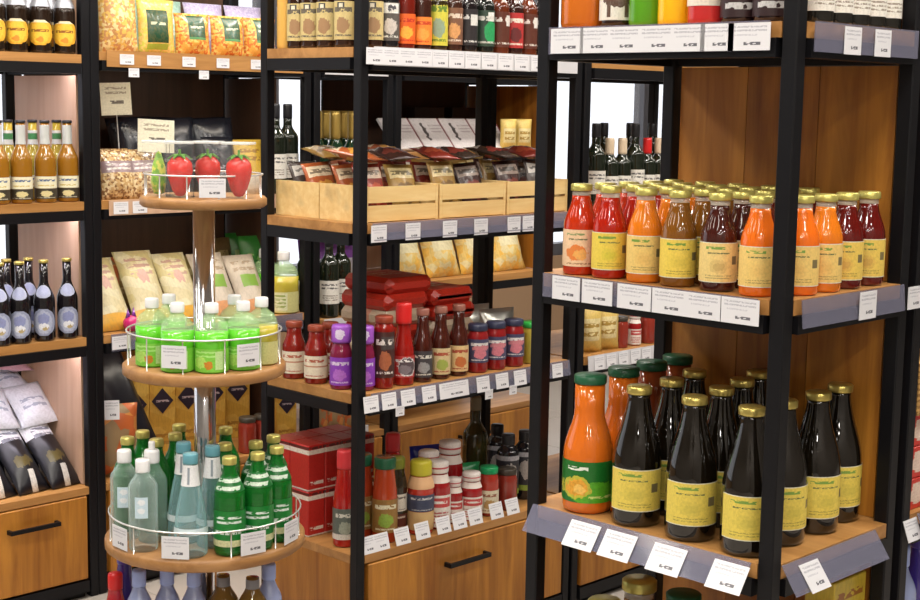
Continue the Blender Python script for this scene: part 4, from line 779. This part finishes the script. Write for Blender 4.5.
# --- wall rack behind the round stand
L2A = LY0 + .04
def put(key, px, y, z, lb, rot=(0, 0, 0), grp=None, sc=1): return inst(key, (solve_x(px, y, z), y, z), 0, lb, grp, rot=rot, sc=sc)
for i, (px, key) in enumerate(((119, 'pastaA'), (157, 'pastaB'), (193, 'pastaC'), (228, 'pastaC'), (260, 'pastaC'))):
    put(key, px, L2A, H1, 'pasta bag on the wall rack top shelf, %s from left' % ORD[i], (-.08, 0, R(-8) + jit(4)), 'pasta bags on the wall rack')
for i, (x_, key) in enumerate(((.075, 'teal'), (.235, 'teal'), (.395, 'ricep'), (.555, 'ricep'))):
    inst(key, (x_, L2A + .09, H1 + .0005), 0, '%s snack bag behind the pasta, %s from left' % ('teal' if key == 'teal' else 'lilac', ORD[i]), 'snack bags behind the pasta', (-.2, 0, jit(2)), 1.03)
tags_y([127, 154, 189, 223, 257], LY0 - .0255, H1 - .036, 'the wooden edge above the snack bags', wd=.048, ht=.03)
for i, px in enumerate((134, 204)): price_tag((solve_x(px, LY0 - .0256, H1 - .07), LY0 - .0256, H1 - .072), 0, 'small cream tag hanging below the pasta shelf, %s' % ('left' if i == 0 else 'right'), .036, .026)
for i, (px, yy) in enumerate(((120, .03), (147, .03), (118, .12))): put('nuts', px, LY0 + yy, H2 + .0005, 'clear bag of dried mushrooms on the wall rack, %s' % ('front', 'middle', 'rear')[i], (-.2, 0, jit(5)), 'mushroom bags')
for i, (px, yy) in enumerate(((146, .17), (183, .13), (222, .14), (140, .29), (178, .28), (216, .28))): put('darkbag', px, LY0 + yy, H2 + .0005, 'black snack bag heaped on the wall rack, %s from left' % ORD[i], (-.22, jit(3), jit(3)), 'black snack bags', 1.3)
for i, (px, yy, key) in enumerate(((226, .04, 'darkbag'), (253, .04, 'goldbag'), (250, .24, 'oliveb'))): put(key, px, LY0 + yy, H2 + .0005, '%s snack bag at the right of the wall rack, %s from left' % ({'oliveb': 'brown', 'goldbag': 'gold', 'darkbag': 'black'}[key], ORD[i]), (-.25, 0, jit(8)), 'snack bags at the right of the wall rack')
SIGN = pmat('paper_sign', (.74, .70, .54), [('t', .15, .85, .62, .9, (.35, .3, .22), 2, 12), ('t', .3, .75, .3, .5, (.12, .1, .08), 1, 6)], .6)
def sign(px, py_y, z, w_, h, lb, rot, st):
    o = link('paper_sign', MB().box(-w_/2, w_/2, -.0006, .0006, 0, h).mesh('paper_sign', SIGN), None, (solve_x(px, py_y, z), py_y, z), rot)
    link('stick', MB().tube([(0, .0025, -st + .006), (0, .0025, h*.6)], .0018, 6).mesh('stick', mat('clear_stick', (.6, .6, .6), .2)), o)
    return tagp(o, lb, 'paper sign')
sign(156, LY0 + .012, H2 + .14, .115, .10, 'cream paper price sign with printed number before black bags', (-.1, .05, R(-15)), .14)
sign(117, LY0 + .18, H2 + .25, .10, .10, 'yellowed paper sign standing behind the mushroom bags', (-.05, -.04, R(-10)), .25)
tags_y([121, 140], LY0 - .0255, H2 - .04, 'the shelf edge below the mushroom bags', wd=.05, ht=.036)
for i, (x_, key, sc) in enumerate(((-.02, 'grain', 1.05), (.115, 'grain', 1.12), (.25, 'grain', 1.05), (.385, 'grain2', 1.1), (.515, 'grain2', 1.03))):
    inst(key, (x_, LY0 + .03, H3L + .003), 0, 'leaning %s grain pack in the front row, %s from left' % ('cream' if key == 'grain' else 'white', ORD[i]), 'leaning grain packs', (-.60, 0, R(-3) + jit(2)), sc)
for i, (px, yy, key) in enumerate(((106, .33, 'orangep'), (131, .345, 'tanp'), (160, .35, 'tanp'), (188, .345, 'tanp'), (219, .34, 'oliveb'), (249, .34, 'greenp'), (262, .22, 'greenp'))):
    put(key, px, LY0 + yy, H3L + .0005, '%s pack in the rear row of the grain shelf, %s from left' % ({'greenp': 'green', 'orangep': 'orange', 'tanp': 'tan', 'oliveb': 'brown'}[key], ORD[i]), (-.12, 0, jit(4)), 'rear grain packs', 1.35)
kd = MB().lathe([(0, 0), (.016, .003), (.024, .018), (.024, .032), (.016, .045), (0, .05)], 16).mesh('toy_body', gl('magenta_toy', (.55, .02, .16)))
ears = MB().lathe([(0, .040), (.009, .042), (0, .072)], 8, -.010).lathe([(0, .040), (.009, .042), (0, .075)], 8, .010).mesh('ears', gl('purple_ears', (.18, .03, .28)))
KIND['toy'] = ('toy_figure', 'toy', [('toy_body', kd), ('ears', ears)])
put('toy', 131, LY0 + .005, H3L, 'small magenta toy figure with purple ears before the grain packs')
price_tag((solve_x(121, LY0 - .031, H3L - .044), LY0 - .031, H3L - .044), 0, 'white price tag below the magenta toy figure', .06, .04)
for i in range(5): inst('diapack', (.17 + i*.102, LY0 + .24, H4), R(-20), 'golden spaghetti pack with dark diamond emblem, %s from left' % ORD[i], 'spaghetti packs')
put('blackbag', 139, LY0 + .12, H4 + .03, 'tall black bag leaning at the left of the spaghetti packs', (-.30, -.25, 0), sc=1.5)
put('orangep', 114, LY0 + .05, H4, 'brown and orange pack in the corner of the wall rack', (-.1, 0, R(-20)), sc=1.6)
price_tag((solve_x(112, LY0 + .005, H4 + .18), LY0 + .005, H4 + .19), R(-30), 'white triangular paper tag beside the left post', .045, .06)
for i, (px, key) in enumerate(((248, 'b_redjar'), (262, 'b_redjar'))): inst(key, (solve_x(px, LY0 + .03, H4), LY0 + .03, H4), R(-25), 'red jar on the wall rack cabinet, %s' % ('left' if i == 0 else 'right'), 'red jars on the wall rack cabinet')
# right end of that rack and the narrow rack, seen through the sauce rack
for i, (px, yy) in enumerate(((287, .03), (296, .03))): inst('wine', (solve_x(px, LY0 + yy, H2), LY0 + yy, H2), R(-30), 'dark wine bottle at the right end of the wall rack, %s' % ('left', 'right')[i], 'dark wines on the wall rack')
for i, (yy, c) in enumerate(((.13, 'd_green'), (.025, 'd_olive'))): inst(c, (.628, LY0 + yy, H3L), R(-30), '%s drink bottle seen behind the sauce rack' % ('green' if i == 0 else 'yellow'), sc=1.35)
inst('diapack', (solve_x(285, LY0 + .06, H4), LY0 + .06, H4), R(-20), 'pale golden pack at the right end of the wall rack cabinet', sc=.8)
for i, (px, yy) in enumerate(((320, .05), (335, .05), (349, .05), (327, .15), (343, .15))): inst('champagne', (solve_x(px, LY0 + yy, H2), LY0 + yy, H2), R(-30), 'green champagne bottle with gold foil neck, %s' % ('left front', 'middle front', 'right front', 'left rear', 'right rear')[i], 'champagne bottles')
for i, px in enumerate((309, 322, 334)): inst('wine', (solve_x(px, LY0 + .04, H3), LY0 + .04, H3), R(-30), 'dark bottle on the narrow rack third shelf, %s from left' % ORD[i], 'dark bottles on the narrow rack')
inst('whitepack', (0.935, LY0 + .17, H3), R(-20), 'white and violet paper pack behind the front post', sc=1.15)
for i, (px, key) in enumerate(((318, 'orangep'), (334, 'orangep'), (352, 'orangep'))): put(key, px, LY0 + .03, H4, 'orange pack on the narrow rack cabinet, %s from left' % ORD[i], (-.15, 0, R(-10)), 'orange packs on the narrow rack')
tags_y([312, 330, 346], LY0 - .036, H4 - .01, 'the narrow rack cabinet edge', wd=.045, ht=.035)
# slanted boxes and pasta rack
for i in range(4): inst('slantbox', (1.21 + i*.153, LY0 + .04, CZ2 + .006), 0, 'pale chocolate box slanted on the wall rack, %s from left' % ORD[i], 'slanted chocolate boxes', (-.75, 0, 0))
for i, (px, yy) in enumerate(((425, .34), (462, .34))): inst('darkbox', (solve_x(px, LY0 + yy, CZ2), LY0 + yy, CZ2), 0, 'dark chocolate box with gold band behind the slanted boxes, %s' % ('left' if i == 0 else 'right'), 'dark chocolate boxes')
for i, px in enumerate((508, 523)): inst('softpack', (solve_x(px, LY0 + .03, CZ2), LY0 + .03, CZ2), R(-20), 'pale yellow pack on the dark wood shelf, %s' % ('left' if i == 0 else 'right'), sc=.8)
for i in range(4): inst('pastanest', (1.22 + i*.182, LY0 + .05, CZ3 + .002), 0, 'yellow nest pasta bag on the pasta shelf, %s from left' % ORD[i], 'nest pasta bags', (-.35, 0, jit(2)), 1.2)
# --- round stand
SX, SY = -.465, .01
ST = thing('round_stand', 'round tiered stand with oak trays on a chrome pole', 'display stand', (SX, SY, 0))
TR = [(1.286, .143), (.905, .186), (.500, .231), (.10, .25)]
TRM = wood('tray_oak', (.45, .235, .085), (.29, .135, .04), 'X'); EDG = mat('tray_edge', (.50, .31, .16), .35)
link('pole', MB().lathe([(0, .0), (.025, .0), (.025, 1.2615), (0, 1.2615)], 24).mesh('pole', CHROME), ST)
link('base_plate', MB().lathe([(0, 0), (.2, 0), (.2, .012), (.19, .016), (0.0253, .018)], 36).mesh('base_plate', CHROME), ST)
for zt, r in TR:
    tr = link('tray', MB().lathe([(0.0253, zt - .028), (r - .006, zt - .028), (r, zt - .023), (r, zt - .005), (r - .005, zt), (0.0253, zt)] if zt < 1.2 else [(0, zt - .024), (r - .006, zt - .024), (r, zt - .019), (r, zt - .005), (r - .005, zt), (0, zt)], 56).mesh('tray', TRM), ST)
    rh = .05 if zt > 1.2 else .075 if zt > .8 else .06
    rr = r - .010
    mb = MB().tube([(rr*math.cos(2*PI*k/48), rr*math.sin(2*PI*k/48), zt + rh) for k in range(48)], .0022, 6, True)
    for k in range(12):
        a = 2*PI*(k + .3)/12; mb.tube([(rr*math.cos(a), rr*math.sin(a), zt), (rr*math.cos(a), rr*math.sin(a), zt + rh)], .0018, 5)
    link('wire_rail', mb.mesh('wire_rail', WIRE), tr)
def on_tray(px, depth, zt):      # depth: metres behind the stand's axis as seen (negative: nearer)
    v = Vector((_f0.x, _f0.y)); u = Vector((_right.x, _right.y))
    s = bis(lambda t: proj((SX + u.x*t + v.x*depth, SY + u.y*t + v.y*depth, zt))[0], -.4, .4, px)
    return (SX + u.x*s + v.x*depth, SY + u.y*s + v.y*depth, zt)
# tray 1: clear boxes with strawberry shaped sweets
bx = MB()
for (a, b_, c, d) in ((-.031, .031, -.031, -.0302), (-.031, .031, .0302, .031), (-.031, -.0302, -.0302, .0302), (.0302, .031, -.0302, .0302)): bx.box(a, b_, c, d, 0, .118)
bx.box(-.0302, .0302, -.0302, .0302, 0, .001)
bxm = bx.mesh('clear_box', CLEAR)
lid = MB().bbox(-.0315, .0315, -.0315, .0315, .1185, .124, .001).mesh('lid', mat('pale_lid', (.78, .80, .78), .2, alpha=.6))
sb = MB().lathe([(0, .002), (.010, .005), (.018, .018), (.0255, .042), (.0288, .060), (.0265, .077), (.017, .088), (.006, .091), (0, .091)], 20).mesh('strawberry', pmat('strawberry_red', (.62, .02, .012), [], .25, ((.66, .025, .015), (.55, .02, .01), 260)))
lv = MB()
for k in range(6):
    a = 2*PI*k/6; lv.add([(0, 0, .092), (.014*math.cos(a - .4), .014*math.sin(a - .4), .096), (.027*math.cos(a), .027*math.sin(a), .086), (.014*math.cos(a + .4), .014*math.sin(a + .4), .096), (0, 0, .0895), (.014*math.cos(a - .4), .014*math.sin(a - .4), .0935), (.027*math.cos(a), .027*math.sin(a), .084), (.014*math.cos(a + .4), .014*math.sin(a + .4), .0935)], [(0, 1, 2, 3), (7, 6, 5, 4), (0, 4, 5, 1), (1, 5, 6, 2), (2, 6, 7, 3), (3, 7, 4, 0)])
lv.lathe([(.003, .090), (.003, .106), (0, .107)], 6)
lvm = lv.mesh('leaves', mat('leaf_green', (.12, .36, .03), .4))
corn = MB().lathe([(0, .002), (.012, .005), (.018, .03), (.015, .065), (.006, .095), (0, .1)], 14).mesh('corn', pmat('corn_green', (.30, .55, .05), [], .35, ((.66, .66, .10), (.18, .42, .04), 120)))
for i, (px, dp, lb) in enumerate(((159, -.03, 'clear box with a green corn shaped sweet on the round stand'), (180, -.085, 'clear box with a red strawberry sweet, left on the round stand'), (208, -.03, 'clear box with a red strawberry sweet, middle on the round stand'), (239, -.075, 'clear box with a red strawberry sweet, right on the round stand'))):
    t = thing('sweet_box', lb, 'sweet box', on_tray(px, dp, TR[0][0] + .0005), (0, 0, R(-45 + (0, 8, -4, -6)[i])), 'sweet boxes on the round stand')
    link('clear_box', bxm, t); link('lid', lid, t)
    if i == 0: link('corn', corn, t)
    else: s_ = link('strawberry', sb, t); link('leaves', lvm, s_)
def ring_tag(px, zt, r, dz, lb, w_=.055, ht=.042):
    best = None
    for k in range(-80, 81):
        th = math.atan2(-_f0.y, -_f0.x) + k*PI/160*1.0
        p = (SX + r*math.cos(th), SY + r*math.sin(th), zt + dz)
        e = abs(proj(p)[0] - px)
        if best is None or e < best[0]: best = (e, p, th)
    price_tag(best[1], best[2] + PI/2, lb, w_, ht)
ring_tag(212, TR[0][0], TR[0][1] - .004, .004, 'white price tag before the strawberry boxes', .058, .042)
for i, (px, dp, key) in enumerate(((154, -.06, 'd_green'), (181, -.13, 'd_green'), (214, -.135, 'd_green'), (243, -.085, 'd_green'), (262, -.03, 'd_olive'), (168, .0, 'd_green'), (238, .01, 'd_green'))):
    inst(key, on_tray(px, dp, TR[1][0]), R(-45) + jit(8), '%s drink bottle with white cap on the round stand, %s' % ('olive' if key == 'd_olive' else 'bright green', ('front row far left', 'front row second', 'front row centre', 'front row right', 'far right', 'second row left', 'second row right')[i]), 'green drinks on the round stand', sc=1.0)
ring_tag(174, TR[1][0], TR[1][1] - .004, .014, 'white price tag on the green drinks tray, left', .058, .05); ring_tag(249, TR[1][0], TR[1][1] - .004, .014, 'white price tag on the green drinks tray, right', .058, .05)
z3 = TR[2][0]
W3 = [(141, -.135, 'w_clear', 'clear water bottle with white cap at the front left of the tray'), (129, -.07, 'w_clear', 'clear water bottle with white cap at the left rim'), (166, -.10, 'w_sport', 'grey green water bottle with white sport cap'),
      (197, -.178, 'w_aqua', 'aqua glass water bottle with teal cap, front'), (186, -.10, 'w_aqua', 'aqua glass water bottle with teal cap, left behind'), (209, -.11, 'w_aqua', 'aqua glass water bottle with teal cap, right behind'),
      (229, -.16, 'w_green', 'green glass water bottle with gold cap, nearest of its group'), (254, -.12, 'w_green', 'green glass water bottle with gold cap, middle right of tray'), (277, -.07, 'w_green', 'green glass water bottle with gold cap at right rim'), (226, -.08, 'w_green', 'green glass water bottle behind the nearest green one'), (250, -.045, 'w_green', 'green glass water bottle in the second row at right'),
      (127, .01, 'w_greenback', 'green bottle behind the left clear waters'), (140, .06, 'w_greenback', 'green bottle at the left rear of the tray'), (152, -.02, 'w_greenback', 'green bottle behind the sport cap bottle, left'), (171, .04, 'w_greenback', 'green bottle behind the sport cap bottle, right'), (180, .15, 'w_greenback', 'green bottle at the rear rim left of the pole'), (226, .13, 'w_greenback', 'green bottle at the rear rim right of the pole'), (268, .03, 'w_green', 'green glass bottle at the right rear rim')]
for px, dp, key, lb in W3: inst(key, on_tray(px, dp, z3), R(-45) + jit(8), lb, 'water bottles on the round stand', sc=1.06 if key != 'w_aqua' else 1.03)
for px, lb in ((120, 'far left'), (176, 'left of centre'), (254, 'right of centre'), (291, 'far right')): ring_tag(px, z3, TR[2][1] - .003, .004, 'white price tag on the water tray, %s' % lb, .062, .05)
for i, (px, dp, key) in enumerate(((117, -.02, 'p_red'), (126, .04, 'p_violet'), (150, -.06, 'p_blue'), (171, -.05, 'p_blue'), (194, -.03, 'p_blue'), (226, -.05, 'p_brown'), (249, -.06, 'p_brown'), (269, .0, 'p_blue'))):
    inst(key, on_tray(px, dp, TR[3][0]), R(-45), '%s bottle on the lowest tray of the round stand, %s from left' % ({'p_red': 'red', 'p_violet': 'violet', 'p_blue': 'pale blue capped', 'p_brown': 'brown'}[key], ORD[i]), 'bottles on the lowest tray', sc=.94)
# --- nudge neighbours on one shelf apart until no two touch
BND = {}
def limits(o, r):
    x, y = o['_h']
    for (x0, x1, y0, y1) in ((RX0, RX1, RY0, RY1), (MX0, MX1, MY0, MY1), (MX1 + .041, MX1 + .861, MY0, MY1), (RX1 + .058, RX1 + .858, RY0, RY0 + .37), (-.92, LX - .0145, LY0, LY1), (LX + .0145, .69, LY0, LY1), (.731, 1.06, LY0, LY1), (1.101, 1.90, LY0, LY1)):
        if x0 - .03 <= x <= x1 + .03 and y0 - .03 <= y <= y1 + .03: return (x0, x1, y0, y1)
for u in UP: u[0]['_h'] = (u[0].location.x, u[0].location.y)
lv_ = {}
for u in UP: lv_.setdefault(u[2], []).append(u)
for z, us in lv_.items():
    for it in range(160):
        moved = False
        for i in range(len(us)):
            a, ra, _ = us[i]
            for j in range(i + 1, len(us)):
                b, rb, _ = us[j]
                d = b.location - a.location; d.z = 0; L = d.length; gap = ra + rb - L
                if gap > 1e-5 and L > 1e-6:
                    d *= gap*.52/L; a.location -= d; b.location += d; moved = True
        for o, r, _ in us:
            c = Vector((o.location.x - SX, o.location.y - SY)); lim = None
            if c.length < .28:
                R_ = [q[1] for q in TR if abs(q[0] - z) < .02]
                if R_:
                    m = R_[0] - .0125 - r
                    if c.length > m: c *= m/c.length
                    if c.length < .0265 + r: c *= (.0265 + r)/max(c.length, 1e-4)
                    o.location.x, o.location.y = SX + c.x, SY + c.y
                continue
            B = limits(o, r)
            if B:
                x0, x1, y0, y1 = B
                o.location.x = min(max(o.location.x, x0 - .012 + r), x1 - .002 - r); o.location.y = min(max(o.location.y, y0 - .014 + r), y1 - .014 - r)
                for cx, cy in ((x0, y0), (x1, y0), (x0, y1), (x1, y1)):      # keep clear of the square posts
                    dx, dy = o.location.x - cx, o.location.y - cy; h = .0155
                    qx, qy = max(-h, min(h, dx)), max(-h, min(h, dy)); ex_, ey_ = dx - qx, dy - qy; e = math.hypot(ex_, ey_)
                    if e < r and e > 1e-6: o.location.x += ex_*(r - e)/e; o.location.y += ey_*(r - e)/e
        if not moved: break
for u in UP: del u[0]['_h']
